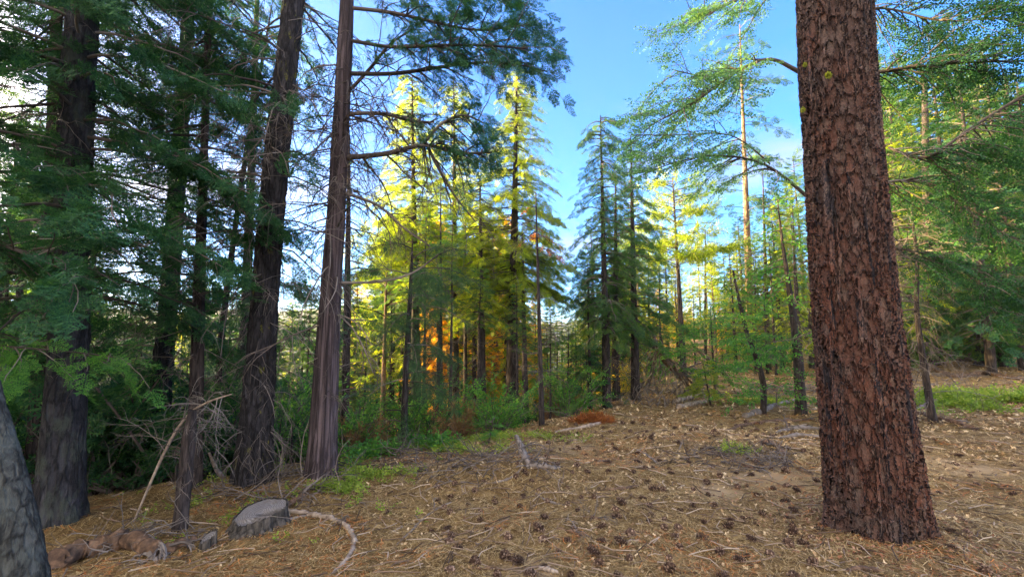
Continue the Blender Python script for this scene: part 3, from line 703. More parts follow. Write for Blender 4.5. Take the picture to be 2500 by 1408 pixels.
mid_tree('very thin dark trunk just right of the pinkish sunlit trunk', 1076, 1082, 14, 470, 4, 12.5, n=12, L=.9, seed=52, zf=(.6, 1), dead=20)
mid_tree('fir with dull green top right of the tallest golden fir', 1112, 1075, 24, 190, 4, 15, n=160, L=1.45, seed=53, pxt=1108, zf=(.42, 1), dead=14, taper=.72)
mid_tree('thin trunk leaning slightly between the dull green fir and the small golden fir', 1136, 1068, 13, 520, 4, 14, n=10, L=.8, seed=54, zf=(.65, 1), dead=16)
mid_tree('small golden fir with narrow crown left of the tall two-toned fir', 1176, 1066, 28, 430, 5, 12.5, n=110, L=1.1, seed=55, pxt=1172, zf=(.42, 1), dead=22, taper=.7)
mid_tree('tall two-toned fir rising alone against the blue sky', 1248, 1052, 36, 172, 5, 13, n=220, L=1.7, seed=56, pxt=1262, zf=(.36, 1), dead=20, taper=.75, fill=.95)
mid_tree('slim dark trunk leaning beside the tall two-toned fir', 1284, 1048, 18, 560, 4, 12.5, n=14, L=.8, seed=57, pxt=1275, zf=(.55, 1), dead=20)
mid_tree('nearly bare dead pole with a red-brown twig near its top', 1324, 1066, 15, 470, 3, 9.6, n=5, L=.7, seed=58, pxt=1308, zf=(.75, .95), dead=36, mat='needle_red', deadlen=.7, key='coarse', size=.25)
mid_tree('broad drooping fir with dark double trunk right of the sky gap', 1483, 1018, 24, 282, 5, 12.2, n=150, L=1.15, seed=59, pxt=1466, zf=(.26, 1), dead=26, taper=.55, droop=.6, mat='needle_mix')
mid_tree('second stem standing close behind the drooping fir', 1503, 1002, 24, 420, 5, 13.4, n=30, L=1.1, seed=60, zf=(.3, 1), dead=12, mat='needle_mix')
mid_tree('open-crowned fir with gold patches right of the drooping fir', 1552, 990, 25, 330, 5, 13.4, n=120, L=1.4, seed=61, pxt=1540, zf=(.3, 1), dead=16, mat='needle_mix')
mid_tree('small bright golden pine with round top above the leaning snag', 1672, 952, 18, 432, 4, 18, n=85, L=2.0, seed=62, pxt=1642, zf=(.55, 1), dead=8, key='tuftc', size=.34, taper=.45, droop=.2, up=.35, step=.2, name='pine_tree', start=.3)
mid_tree('little far pine with one yellow tuft at its tip', 1722, 905, 9, 560, 3, 26, n=16, L=1.5, seed=63, zf=(.55, 1), dead=6, key='tuftc', size=.45, taper=.6, name='pine_tree')
mid_tree('tall sunlit orange-barked pine standing far back left of the massive pine', 1836, 905, 26, 60, 10, 24, 'orange', n=46, L=3.0, seed=64, pxt=1806, zf=(.42, 1), dead=16, taper=.5, mat='needle_mix', size=.6, name='pine_tree', step=.3, droop=.3)
mid_tree('slender grey-green trunk right of the sunlit orange-barked pine', 1876, 918, 16, 420, 4, 20, n=26, L=1.5, seed=65, pxt=1862, zf=(.35, 1), dead=10, mat='needle_mix', size=.5, step=.24)
mid_tree('crooked dark trunk standing left of the massive pine', 1956, 1002, 30, 480, 7, 10.6, n=16, L=.9, seed=66, pxt=1902, zf=(.5, 1), dead=26, kink=5, mat='leaf_green', key='leafc', size=.34)
mid_tree('narrow dark fir behind the massive pine at its left edge', 1985, 930, 22, 330, 5, 20, n=50, L=1.8, seed=67, pxt=1970, zf=(.2, 1), dead=8, mat='needle_mix', size=.5, step=.24)

# ------------------------------------------------------------------ oak behind the big pine, limbs both ways
OL = dict(key='leaf', mat='leaf_teal', size=.22, step=.09)
OG = dict(key='leaf', mat='leaf_shade', size=.24, step=.09)
near_tree('spreading oak hidden behind the massive pine with leafy limbs reaching both ways',
    [(2120, 1060, 40), (2090, 800, 36), (2050, 500, 32), (2020, 250, 26), (2010, 0, 20)], 8.2, 9, 'thin', 70, name='oak_tree', flare=1.2,
    limbs=[dict(pts=[(2015, 200, 8.2, 15.0), (1945, 178, 8.1, 12.6), (1885, 132, 7.9, 9.2), (1800, 172, 7.7, 6.3), (1700, 250, 7.5, 4.6), (1600, 300, 7.4, 2.3)], subs=30, sub=.95, sup=.0, **{'from': .35}, **OL),
           dict(pts=[(2000, -60, 8.2, 10.4), (1880, -40, 8.0, 7.5), (1780, 10, 7.8, 5.2), (1680, 60, 7.6, 2.9)], subs=30, sub=.95, sup=-.15, **{'from': .25}, **OL),
           dict(pts=[(1800, 172, 7.7, 4.6), (1720, 190, 7.6, 3.4), (1640, 170, 7.5, 2.3)], subs=16, sub=.7, **{'from': .2}, **OL),
           dict(pts=[(2060, 560, 8.2, 11.5), (1960, 470, 8.1, 9.8), (1870, 395, 7.9, 6.9), (1760, 375, 7.7, 4.6), (1640, 395, 7.5, 2.9), (1560, 430, 7.4, 1.8)], subs=34, sub=.8, sup=.1, **{'from': .35}, **OL),
           dict(pts=[(1880, 400, 7.9, 4.6), (1790, 320, 7.7, 3.4), (1680, 330, 7.5, 2.9), (1540, 330, 7.3, 1.8)], subs=26, sub=.7, sup=.1, **{'from': .2}, **OL),
           dict(pts=[(2020, 190, 8.2, 12.6), (2150, 176, 8.0, 11.5), (2260, 160, 7.7, 9.2), (2400, 150, 7.4, 6.9), (2540, 150, 7.1, 4.6)], subs=51, sub=1.0, **{'from': .2}, **OG),
           dict(pts=[(2170, 360, 7.6, 8.1), (2260, 400, 7.2, 9.8), (2330, 340, 7.0, 9.2), (2420, 280, 6.9, 9.8), (2540, 210, 6.8, 11.5)], subs=44, sub=.9, sup=-.1, **{'from': .05}, **OG),
           dict(pts=[(2060, 480, 8.2, 10.4), (2200, 430, 8.1, 8.1), (2300, 460, 7.9, 5.8), (2420, 560, 7.8, 4.0), (2500, 590, 7.7, 2.3)], subs=51, sub=.9, sup=-.1, **{'from': .2}, dead=6, **OG),
           dict(pts=[(2010, 40, 8.2, 9.2), (2150, 10, 8.0, 6.9), (2300, 60, 7.8, 5.2), (2460, 40, 7.6, 2.9)], subs=51, sub=1.0, **{'from': .2}, **OG),
           dict(pts=[(2080, 620, 8.2, 8.1), (2190, 600, 8.0, 5.8), (2330, 640, 7.8, 4.0), (2480, 700, 7.6, 2.3)], subs=41, sub=.8, sup=-.2, **{'from': .2}, dead=10, **OG)],
    deads=[(1.0, 4, 26, 1.2, .012, .9)])
near_tree('arching dead-twigged sapling right of the massive pine',
    [(2272, 962, 22), (2250, 860, 18), (2236, 760, 15), (2240, 640, 11), (2226, 520, 7)], 9.5, 4.4, 'thin', 71, name='sapling', n=120, sides=20,
    deads=[(.4, 4.2, 70, 1.1, .008, 1.3)], crown=[dict(z=(2.2, 4.4), n=12, L=.9, size=.28, key='leafc', mat='leaf_green', step=.2)])
for k, (lb, px, py, w, Y, tp, px2) in enumerate([
    ('broad dark trunk nearest the massive pine on its right side', 2282, 893, 42, 21, 11, 2262),
    ('thick reddish-brown trunk in the pair behind the green patch at right', 2358, 884, 56, 23, 13, 2350),
    ('darker trunk leaning into the thick reddish one at right', 2404, 893, 40, 20, 12, 2388),
    ('trunk with flared foot near the right edge beside bare sandy soil', 2474, 882, 30, 24, 12, 2462),
    ('thin trunk far back at right between the two trunk pairs', 2318, 868, 20, 30, 12, 2312)]):
    near_tree(lb, [(px, py, w), ((px + px2) / 2, 700, w * .75), (px2, 500, w * .55), (px2 - 5, 200, w * .35)], Y, tp, 'firmoss' if k == 2 else 'cedar' if k == 1 else 'thin', 80 + k, flare=1.5, fh=.5, n=160, sides=28,
        crown=[dict(z=(1.6, tp - .5), n=44, L=3.0, size=.62, step=.30, side=.42, start=.25, up=.1, droop=.35, key='mid', mat='needle_dark', taper=.45, br=.03)], deads=[(.6, 4, 16, 1.8, .014)])

# curved little trees and saplings in the middle distance on the right
def leafy_bush(label, px, py, Y, H, Rr, mat, key, n, seed, trunk=None, size=.3, name='sapling', cat='sapling', group=None):
    r = np.random.default_rng(seed); p = at(px, py, Y); gz = float(ground(p[0], p[1])); base = np.array((p[0], p[1], gz))
    root = thing(name, base, label, cat, group)
    wood = MB(); sp = Sprays(); lf = MB()
    if trunk is None:
        t = np.linspace(0, 1, 9); TP = base + np.stack([r.normal(0, .08) * t, r.normal(0, .08) * t, t * H], 1)
        TP[0, 2] -= .1; TR = np.linspace(.012 + .012 * H, .004, 9)
    else:
        pp = [at(u, v, Y) for (u, v, w) in trunk]; pp[0][2] = gz - .1; TP, TR = resample(pp, [px_r(w, u, v, Y) for (u, v, w) in trunk], 24)
    tb = MB(); tube(tb, TP, TR, 10); link('trunk', tb.mesh('trunk', M['thin'], True, base), root)
    for k in range(n):
        f = .12 + .86 * (k + r.random()) / n; i = f * (len(TP) - 1); j = int(i); q = TP[j] + (TP[min(j + 1, len(TP) - 1)] - TP[j]) * (i - j)
        L = Rr * (1.08 - f if key in ('mid', 'coarse') else math.sin(min(1, f * 1.1 + .1) * math.pi) ** .5 + .2) * r.uniform(.6, 1.15)
        B = branch_poly(q, r.uniform(0, 6.283), max(.12, L), r.uniform(.1, .5), .3, r, 7, .15)
        tube(wood, B, np.linspace(.008, .002, 7), 3, False)
        dress(B, sp, wood, r, size, .15, size * .42, .42, -.05, .003, .95)
    sp.bake(lf, key, r)
    link('branches', wood.mesh('branches', M['twig'], False, base), root); link('foliage', lf.mesh('foliage', M[mat], False, base), root)
    return root
leafy_bush('bushy green oak sapling on a curved leaning trunk', 1861, 992, 10.8, 2.4, 1.15, 'leaf_green', 'leaf', 70, 90, [(1861, 992, 17), (1866, 940, 16), (1850, 880, 14), (1825, 820, 11), (1805, 740, 8), (1790, 660, 5)], .34, 'oak_sapling')
leafy_bush('forked green sapling behind the curved-trunk sapling', 1745, 960, 13.5, 2.8, 1.2, 'leaf_green', 'leaf', 64, 91, None, .32, 'oak_sapling')
leafy_bush('small fresh-green fir sapling beside the grey logs', 1735, 978, 12.2, 1.15, .62, 'needle_gold', 'mid', 26, 92, None, .26, 'fir_sapling')
leafy_bush('tiny upright green seedling on the crest in the centre', 1192, 1085, 8.0, .42, .20, 'leaf_green', 'mid', 14, 93, None, .12, 'seedling')
leafy_bush('tall bright green shrub right of the dead pole', 1385, 1030, 12.5, 2.3, .8, 'leaf_green', 'leaf', 60, 94, None, .26, 'shrub', 'shrub')
leafy_bush('pale green leafy sprig beside the foot of the cedar', 712, 1130, 7.2, .62, .28, 'leaf_green', 'leafc', 14, 95, None, .16, 'seedling')
leafy_bush('dark fir sapling at the foot of the drooping fir', 1440, 1010, 12.6, 1.7, .9, 'needle_dark', 'mid', 40, 96, None, .34, 'fir_sapling')

# ================================================================== the forest beyond: prototypes copied in loops
PROTO = [
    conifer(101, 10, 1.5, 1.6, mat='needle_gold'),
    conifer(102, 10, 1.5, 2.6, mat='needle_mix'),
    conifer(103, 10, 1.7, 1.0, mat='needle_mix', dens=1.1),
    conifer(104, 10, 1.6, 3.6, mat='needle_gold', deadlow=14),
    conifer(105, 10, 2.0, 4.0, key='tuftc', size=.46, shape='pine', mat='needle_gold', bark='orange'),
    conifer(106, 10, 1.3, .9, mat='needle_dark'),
    conifer(107, 10, 1.3, 2.2, mat='needle_glow', deadlow=14),
    conifer(108, 10, .8, 6.5, mat='needle_mix', trunk_r=.085, deadlow=30),
]
def skyline(u):           # highest the filler trees may reach (photo pixel row) at column u
    return np.interp(u, [-400, 0, 190, 250, 420, 560, 760, 900, 960, 1240, 1290, 1330, 1410, 1440, 1600, 1700, 1900, 2150, 2300, 3000],
                     [60, 180, 420, 690, 690, 640, 690, 600, 470, 500, 640, 748, 750, 520, 480, 560, 480, 40, 40, 40])
TREE_MARKS = [(170, 'the thick far-left fir'), (430, 'the lichen-grey fir'), (650, 'the mossy trunk'), (805, 'the cedar'), (930, 'the young long-needled pine'), (1016, 'the tallest golden fir'),
    (1110, 'the dull green fir'), (1174, 'the small golden fir'), (1258, 'the tall two-toned fir'), (1320, 'the bare dead pole'), (1400, 'the tall shrub by the dead pole'), (1480, 'the drooping fir'), (1548, 'the open-crowned fir'),
    (1655, 'the round-topped golden pine'), (1745, 'the forked green sapling'), (1820, 'the sunlit orange-barked pine'), (1900, 'the crooked dark trunk'), (2100, 'the massive pine'), (2275, 'the broad right-hand trunk'),
    (2370, 'the pair of thick trunks at right'), (2470, 'the flared trunk near the right edge')]
def where(u, words=('behind', 'left of', 'right of')):
    k = min(range(len(TREE_MARKS)), key=lambda i: abs(TREE_MARKS[i][0] - u)); d = u - TREE_MARKS[k][0]
    if u < 40: return 'at the left picture edge'
    if u > 2495: return 'at the right picture edge'
    return ('just left of ' if d < -22 else 'just right of ' if d > 22 else 'behind ') + TREE_MARKS[k][1]
LOOK = ['golden-green broad', 'green narrow', 'bushy green', 'thin high-crowned golden', 'orange-barked tufted', 'dark slender', 'glow-tinted', 'bare thin']
def filler(n, ylo, yhi, ulo, uhi, seed, label, group, hmin=2.5, pick=None, slack=170, mind=1.2, sky=None):
    r = np.random.default_rng(seed); got = []; tries = 0
    while len(got) < n and tries < n * 60:
        tries += 1
        y = ylo * (yhi / ylo) ** r.random(); u = r.uniform(ulo, uhi); x = (u - 1250) / FPX * y * CP
        if any((x - a) ** 2 + (y - b) ** 2 < mind ** 2 for a, b in got): continue
        if y < np.interp(x, CX, CY) + 1.5 and x < 9: continue
        z = float(ground(x, y)); vt = (skyline(u) if sky is None else sky) + r.uniform(0, slack)
        H = at(u, vt, y)[2] - z
        if H < hmin: continue
        H = min(H, 20); k = int(r.choice(pick if pick else len(PROTO)))
        got.append((x, y))
        plant_tree('conifer', PROTO[k], (x, y, z), r.uniform(0, 6.28), H / 10, ('small ' if H < 6 else 'tall ' if H > 12 else '') + LOOK[k] + (' tree far off ' if y > 34 else ' conifer ' if y > 22 else ' nearer conifer ') + where(u), 'tree', group, sxy=r.uniform(.9, 1.25) * (1 if H > 6 else 1.25))
    return len(got)
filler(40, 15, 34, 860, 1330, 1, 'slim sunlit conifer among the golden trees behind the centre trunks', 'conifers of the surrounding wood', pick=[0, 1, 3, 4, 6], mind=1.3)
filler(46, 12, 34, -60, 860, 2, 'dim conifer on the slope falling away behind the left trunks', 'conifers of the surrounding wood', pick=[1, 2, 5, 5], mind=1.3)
filler(46, 16, 45, 1400, 1990, 3, 'small conifer in the sunlit stand between the sky gap and the massive pine', 'conifers of the surrounding wood', pick=[0, 1, 2, 4], mind=1.4)
filler(46, 15, 50, 2130, 2580, 4, 'tall conifer in the dense wood on the right', 'conifers of the surrounding wood', pick=[5, 1, 2, 5, 0], mind=2.0)
filler(34, 34, 90, -60, 2560, 5, 'distant conifer far behind the nearer trunks', 'conifers of the surrounding wood', pick=[0, 1, 2, 3], slack=120, mind=2.0)

filler(12, 16, 25, 1020, 1260, 9, 'glow', 'conifers of the surrounding wood', pick=[6], mind=.9, sky=700, slack=90)  # orange crowns stand in for low sun glow between the trunks
filler(15, 17, 28, 1330, 1960, 10, 'glow', 'conifers of the surrounding wood', pick=[6, 0, 0], mind=1.2, sky=700, slack=90)  # orange and golden crowns painting the same glow further right
filler(36, 10.5, 24, 900, 1420, 6, 'pole', 'conifers of the surrounding wood', pick=[7], mind=.6)
filler(16, 12, 26, 1420, 1960, 7, 'pole', 'conifers of the surrounding wood', pick=[7], mind=.6)
filler(18, 9, 22, -60, 860, 8, 'pole', 'conifers of the surrounding wood', pick=[7], mind=.8)

# understorey shrubs and saplings: prototypes copied
def shrub_proto(seed, mat, key, size, n, dry=False):
    r = np.random.default_rng(seed); wood = MB(); sp = Sprays(); lf = MB()
    for k in range(n):
        a = r.uniform(0, 6.283); B = branch_poly(np.array((r.normal(0, .06), r.normal(0, .06), -.03)), a, r.uniform(.15, .75), r.uniform(.7, 2.2), .45, r, 7, .2)
        tube(wood, B, np.linspace(.010, .002, 7), 4, False); dress(B, sp, wood, r, size, .25, size * .5, .4, .05, .003, .95)
    sp.bake(lf, key, r)
    return wood.mesh('stems', M['twig'], False), lf.mesh('foliage', M[mat], False)
SHP = {'green': shrub_proto(201, 'leaf_green', 'leaf', .24, 30), 'fir': shrub_proto(202, 'needle_dark', 'mid', .26, 26), 'bright': shrub_proto(203, 'cover', 'leaf', .2, 24), 'dry': shrub_proto(204, 'brownveg', 'tuftc', .2, 26), 'gold': shrub_proto(205, 'leaf_glow', 'leaf', .24, 26)}
def place_shrub(kind, x, y, sc, r, label, group, name='shrub', cat='shrub'):
    root = thing(name, (x, y, float(ground(x, y))), label, cat, group); root.rotation_euler = (0, 0, r.uniform(0, 6.28)); root.scale = (sc, sc, sc * r.uniform(.8, 1.3))
    for nm, me in zip(('stems', 'foliage'), SHP[kind]): link(nm, me, root)
SHLOOK = {'green': 'leafy green shrub ', 'fir': 'dark feathery fir bush ', 'bright': 'bright low shrub ', 'dry': 'dry brown bush ', 'gold': 'glow-tinted shrub '}
def shrubs(n, slo, shi, ulo, uhi, kinds, sclo, schi, seed, label, group):
    r = np.random.default_rng(seed); c = 0
    while c < n:
        u = r.uniform(ulo, uhi); s = slo + (shi - slo) * r.random() ** 1.4
        # walk out along the view direction until the point lies s metres beyond the crest
        a = (u - 1250) / FPX
        for y in np.arange(3, 60, .25):
            x = a * y
            if y - np.interp(x, CX, CY) > s: break
        kd = r.choice(kinds); place_shrub(kd, x, y, r.uniform(sclo, schi) * (1 + .03 * y), r, SHLOOK[kd] + where(u).replace('behind', 'at the foot of').replace('just ', ''), group); c += 1
shrubs(44, .8, 9, -40, 760, ['green', 'fir', 'fir', 'fir'], .9, 1.9, 11, 'leafy green shrub filling the hollow behind the left trunks', 'shrubs of the undergrowth')
shrubs(44, .8, 9, 760, 1420, ['green', 'fir', 'dry', 'green'], .45, .95, 12, 'green shrub at the feet of the centre trunks', 'shrubs of the undergrowth')
shrubs(46, 1.5, 11, 1400, 2000, ['green', 'gold', 'fir', 'gold'], .6, 1.5, 13, 'low shrub under the stand left of the massive pine', 'shrubs of the undergrowth')
r_ = np.random.default_rng(14)
for k in range(26):
    y = r_.uniform(20, 42); u = r_.uniform(2120, 2560); kd = r_.choice(['green', 'fir', 'green']); place_shrub(kd, (u - 1250) / FPX * y, y, r_.uniform(1.2, 2.4), r_, SHLOOK[kd] + where(u), 'shrubs of the undergrowth')

# ================================================================== the forest floor, piece by piece
def hit(px, py):
    d = ray(px, py); o = np.array((0, 0, EYE)); lo, hi = .5, 80
    for it in range(2):
        tt = np.geomspace(lo, hi, 90) if it == 0 else np.linspace(lo, hi, 24); q = o + d * tt[:, None]
        below = q[:, 2] < ground(q[:, 0], q[:, 1]); k = int(np.argmax(below)) if below.any() else len(tt) - 1
        lo, hi = tt[max(k - 1, 0)], tt[k]
    p = o + d * hi
    p[2] = float(ground(p[0], p[1])); return p
def stick(name, pts, label, cat='stick', mat='dead', lift=.6, group=None, sides=8, forks=0, seed=0, knots=0):
    """pts (px, py, width px[, height m]) lying on the ground"""
    r = np.random.default_rng(seed); P = []; rad = []
    for q in pts:
        p = hit(q[0], q[1]); dist = np.linalg.norm(p); w = q[2] / FPX * dist / 2
        p = p + np.array((0, 0, w * lift + (q[3] if len(q) > 3 else 0))); P.append(p); rad.append(w)
    Q, rr = resample(P, rad, max(10, 7 * len(P))); Q = Q + r.normal(0, 1, Q.shape) * rr[:, None] * .16
    rr = rr * (1 + .18 * r.normal(0, 1, len(rr))).clip(.6, 1.5)
    mb = MB(); tube(mb, Q, rr, sides)
    base = Q[0].copy()
    root = thing(name, base, label, cat, group)
    link('wood' if name != 'log' else 'log_body', mb.mesh('wood', M[mat], True, base), root)
    tw = MB()
    for k in range(forks):
        i = r.integers(1, len(Q) - 2); t = unit(Q[i + 1] - Q[i])
        bare(Q[i], unit(t + r.normal(0, .6, 3) + (0, 0, .25)), r.uniform(.15, .45), r, tw, max(.003, rr[i] * .5), 2, .6, 4)
    if not tw.empty(): link('twigs', tw.mesh('twigs', M['greytwig'], False, base), root)
    return root

# --- tree stump with a slanted, weathered cut face
def stump(px, py, w, h, label, seed, slant=(-.13, .22)):
    r = np.random.default_rng(seed); p = hit(px, py); p[1] += .1; p[2] = float(ground(p[0], p[1])); Rr = w / FPX * p[1] / 2
    root = thing('tree_stump', p, label, 'stump'); n = 96; th = np.linspace(0, 2 * math.pi, n, endpoint=False)
    rim = 1 + .05 * np.sin(3 * th + 1) + .035 * np.sin(7 * th + 2) + .02 * r.normal(0, 1, n)
    def topz(x, y): return h + slant[0] * (-x) * 1.0 + slant[1] * y
    rings = []
    for f, k in ((-.5, 1.22), (0, 1.16), (.25, 1.07), (.6, 1.0), (.92, .99), (1.0, .965), (1.0, .93)):
        x = Rr * k * rim * np.cos(th); y = Rr * k * rim * np.sin(th); z = np.where(f > 0, topz(x, y) * f, f * .2) + (.006 * r.normal(0, 1, n) if f >= .9 else 0)
        rings.append(np.stack([x, y, z], 1))
    V = np.stack(rings); m = len(rings); i = np.arange(m - 1)[:, None] * n; j = np.arange(n)[None]; j2 = (j + 1) % n
    mb = MB(); mb.add(V, np.stack([i + j, i + j2, i + n + j2, i + n + j], -1).reshape(-1, 4)); link('bark', mb.mesh('bark', M['stumpbark'], True), root)
    rr = np.linspace(.935, 0.0, 26); A = []
    for q in rr:
        x = Rr * q * rim * np.cos(th); y = Rr * q * rim * np.sin(th); z = topz(x, y) - .008
        hol = np.exp(-(((x - Rr * .45) / (Rr * .38)) ** 2 + ((y + Rr * .12) / (Rr * .16)) ** 2)); lip = (y < -Rr * .52) * .022
        A.append(np.stack([x, y, z - .05 * hol - lip + .002 * np.sin(60 * q)], 1))
    V = np.stack(A); m = len(A); i = np.arange(m - 1)[:, None] * n
    mb = MB(); mb.add(V, np.stack([i + j, i + j2, i + n + j2, i + n + j], -1).reshape(-1, 4)); link('cut_face', mb.mesh('cut_face', M['cutwood'], True), root)
M['stumpbark'] = mat_bark('stump_bark', (.035, .032, .028), (.12, .105, .09), .15, 18, amp=.014)
def mat_cut():
    m, t, o, b = newmat('weathered_cut_wood'); v = coord(t, (1, 1, 0)); v = warp(t, v, 4, .03)
    w = N(t, 'ShaderNodeTexWave', wave_type='RINGS', rings_direction='Z'); w.inputs['Scale'].default_value = 22; w.inputs['Distortion'].default_value = 1.5; w.inputs['Detail'].default_value = 3; t.links.new(v, w.inputs['Vector'])
    n = noise(t, coord(t, (1, 1, 1)), 9, 6, .6)
    c = mixc(t, ramp(t, w.outputs['Fac'], [(0, g(0)), (1, g(.8))]), (.24, .23, .235), (.075, .066, .062))
    c = mixc(t, ramp(t, n.outputs['Fac'], [(.5, g(0)), (.7, g(.55))]), c, (.13, .10, .07))
    vm = N(t, 'ShaderNodeVectorMath', operation='SUBTRACT'); t.links.new(coord(t, (1, 2.2, 0)), vm.inputs[0]); vm.inputs[1].default_value = (.11, -.10, 0)
    vd = N(t, 'ShaderNodeVectorMath', operation='LENGTH'); t.links.new(vm.outputs[0], vd.inputs[0])
    c = mixc(t, ramp(t, math_(t, 'ADD', vd.outputs['Value'], math_(t, 'MULTIPLY', math_(t, 'SUBTRACT', n.outputs['Fac'], .5), .22)), [(.06, g(.92)), (.14, g(0))]), c, (.03, .022, .016))
    t.links.new(c, b.inputs['Base Color']); b.inputs['Roughness'].default_value = .7
    bp = N(t, 'ShaderNodeBump'); bp.inputs['Strength'].default_value = .4; bp.inputs['Distance'].default_value = .006; t.links.new(w.outputs['Fac'], bp.inputs['Height']); t.links.new(bp.outputs[0], b.inputs['Normal'])
    return m
M['cutwood'] = mat_cut()
stump(620, 1294, 114, .13, 'low sawn tree stump with a slanted grey cut face and hollow', 1)
stump(488, 1352, 34, .10, 'small splintered stump remnant beside the curved root log', 2, (-.4, .5))
M['rootwood'] = mat_simple('root_wood', [(.3, (.035, .024, .02)), (.5, (.11, .068, .045)), (.72, (.27, .165, .10))], 14, (1, 1, 1), bump=.5)
M['bonewood'] = mat_simple('bleached_wood', [(.3, (.12, .09, .07)), (.5, (.28, .22, .17)), (.72, (.44, .37, .30))], 14, bump=.4)
stick('root_log', [(130, 1395, 34), (210, 1362, 32), (280, 1338, 30), (335, 1340, 32), (375, 1362, 26), (430, 1345, 20), (475, 1325, 14)], 'thick curved brown root log lying in the lower left corner', 'log', 'rootwood', forks=4, seed=1, sides=14, lift=1.0)
stick('fallen_branch', [(694, 1252, 11), (745, 1256, 12), (800, 1268, 12), (845, 1284, 11), (866, 1318, 11), (860, 1350, 10), (835, 1385, 9), (800, 1412, 6)], 'pale hook-shaped branch curving away from the sawn stump', 'branch', 'bonewood', seed=2, forks=3, sides=10)
stick('fallen_branch', [(635, 1308, 4), (680, 1290, 6), (716, 1265, 6), (748, 1262, 5)], 'short bluish stick leaning over the front of the sawn stump', 'branch', 'dead', seed=3)
stick('fallen_branch', [(696, 1240, 16), (720, 1228, 14), (735, 1216, 12), (752, 1205, 7)], 'dark chunky branch stub behind the sawn stump', 'branch', 'rootwood', seed=4, forks=4)
stick('fallen_branch', [(968, 1332, 4), (1000, 1302, 6), (1040, 1262, 6), (1072, 1240, 6), (1102, 1226, 3)], 'long thin forked twig in the open litter right of the hook-shaped branch', 'branch', 'dead', seed=5, forks=2)
stick('fallen_branch', [(948, 1306, 4), (965, 1298, 6), (982, 1288, 5)], 'short pale wood splinter below the thin forked twig', 'branch', 'bonewood', seed=6)
stick('log', [(770, 1122, 8), (830, 1120, 11), (900, 1124, 9), (930, 1122, 7)], 'pale thin log lying on the green slope right of the cedar foot', 'log', 'bonewood', seed=7)
stick('log', [(660, 1102, 8), (700, 1106, 9), (748, 1110, 8)], 'pale thin log just left of the cedar foot', 'log', 'bonewood', seed=77)
stick('fallen_branch', [(1262, 1094, 9, .16), (1270, 1110, 15, .10), (1284, 1134, 17, .02), (1296, 1142, 10)], 'short upright splintered branch stub on the mound in the centre', 'branch', 'dead', seed=8, forks=2)
stick('fallen_branch', [(1286, 1144, 12), (1320, 1140, 13), (1345, 1146, 13), (1366, 1144, 7)], 'gnarled grey branch chunk lying right of the splintered stub', 'branch', 'dead', seed=9, forks=3)
stick('fallen_branch', [(1165, 1108, 5), (1210, 1108, 8), (1262, 1112, 8)], 'straight dark stick running left from the splintered stub', 'branch', 'rootwood', seed=10)
stick('fallen_branch', [(1185, 1182, 3), (1220, 1178, 5), (1255, 1165, 6), (1275, 1145, 5), (1276, 1130, 3)], 'thin pale bent twig curving below the splintered stub', 'branch', 'dead', seed=11)
stick('log', [(1648, 985, 14), (1680, 975, 13), (1722, 968, 11)], 'upper of the two weathered grey logs by the leaning snag', 'log', 'bonewood', seed=12, sides=12)
stick('log', [(1655, 998, 13), (1690, 990, 12), (1722, 983, 10)], 'lower of the two weathered grey logs by the leaning snag', 'log', 'bonewood', seed=13, sides=12)
stick('log', [(1355, 1056, 6), (1410, 1048, 9), (1450, 1040, 9), (1484, 1030, 7)], 'long pale fallen pole in front of the red needle heap', 'log', 'bonewood', seed=14)
stick('fallen_branch', [(1770, 1048, 4), (1820, 1030, 6), (1890, 1020, 8), (1990, 1014, 8)], 'long bent dark branch on the ground left of the massive pine', 'branch', 'twigd', seed=15, forks=2) if False else None
stick('fallen_branch', [(1775, 1052, 4), (1830, 1034, 7), (1900, 1030, 7), (1985, 1024, 5)], 'long slightly bent dark branch lying left of the massive pine', 'branch', 'rootwood', seed=15, forks=3)
stick('fallen_branch', [(1820, 1020, 12), (1860, 1008, 14), (1900, 988, 8), (1960, 975, 5)], 'grey forked branch on the rise behind the long dark one', 'branch', 'dead', seed=16, forks=6)
stick('fallen_branch', [(1895, 1058, 5), (1930, 1048, 9), (1970, 1046, 9), (2000, 1050, 6)], 'weathered grey branch touching the left side of the massive pine', 'branch', 'dead', seed=17, forks=3)
stick('fallen_branch', [(1900, 1072, 4), (1945, 1064, 10), (2000, 1068, 8)], 'lower grey branch beside the sandy patch at the massive pine', 'branch', 'dead', seed=18)
stick('fallen_branch', [(1850, 1078, 6), (1880, 1084, 11), (1905, 1100, 12), (1922, 1122, 6)], 'arched dark branch above the sandy patch', 'branch', 'rootwood', seed=19, forks=5)
stick('fallen_branch', [(1555, 1098, 4), (1580, 1112, 5), (1602, 1130, 6), (1610, 1138, 3)], 'thin straight twig among the cones in the middle of the floor', 'branch', 'dead', seed=20)
stick('fallen_branch', [(1720, 1088, 4), (1745, 1112, 7), (1800, 1130, 6), (1850, 1150, 5)], 'dark crossing branch in the twig litter left of the sandy patch', 'branch', 'rootwood', seed=21, forks=8)
stick('fallen_branch', [(1470, 1198, 5), (1520, 1196, 8), (1560, 1188, 6)], 'dark stick lying level in the middle of the floor', 'branch', 'rootwood', seed=22)
stick('fallen_branch', [(1360, 1290, 5), (1400, 1302, 9), (1440, 1314, 6)], 'dark stick sloping down right in the near litter', 'branch', 'rootwood', seed=23, forks=2)
stick('fallen_branch', [(1425, 1265, 6), (1465, 1270, 8), (1500, 1266, 4)], 'short black twig with side spurs in the near litter', 'branch', 'rootwood', seed=24, forks=4)
stick('fallen_branch', [(1300, 1198, 3), (1325, 1220, 5), (1355, 1232, 6), (1395, 1236, 4)], 'pale curved twig in the litter below the gnarled chunk', 'branch', 'dead', seed=25)
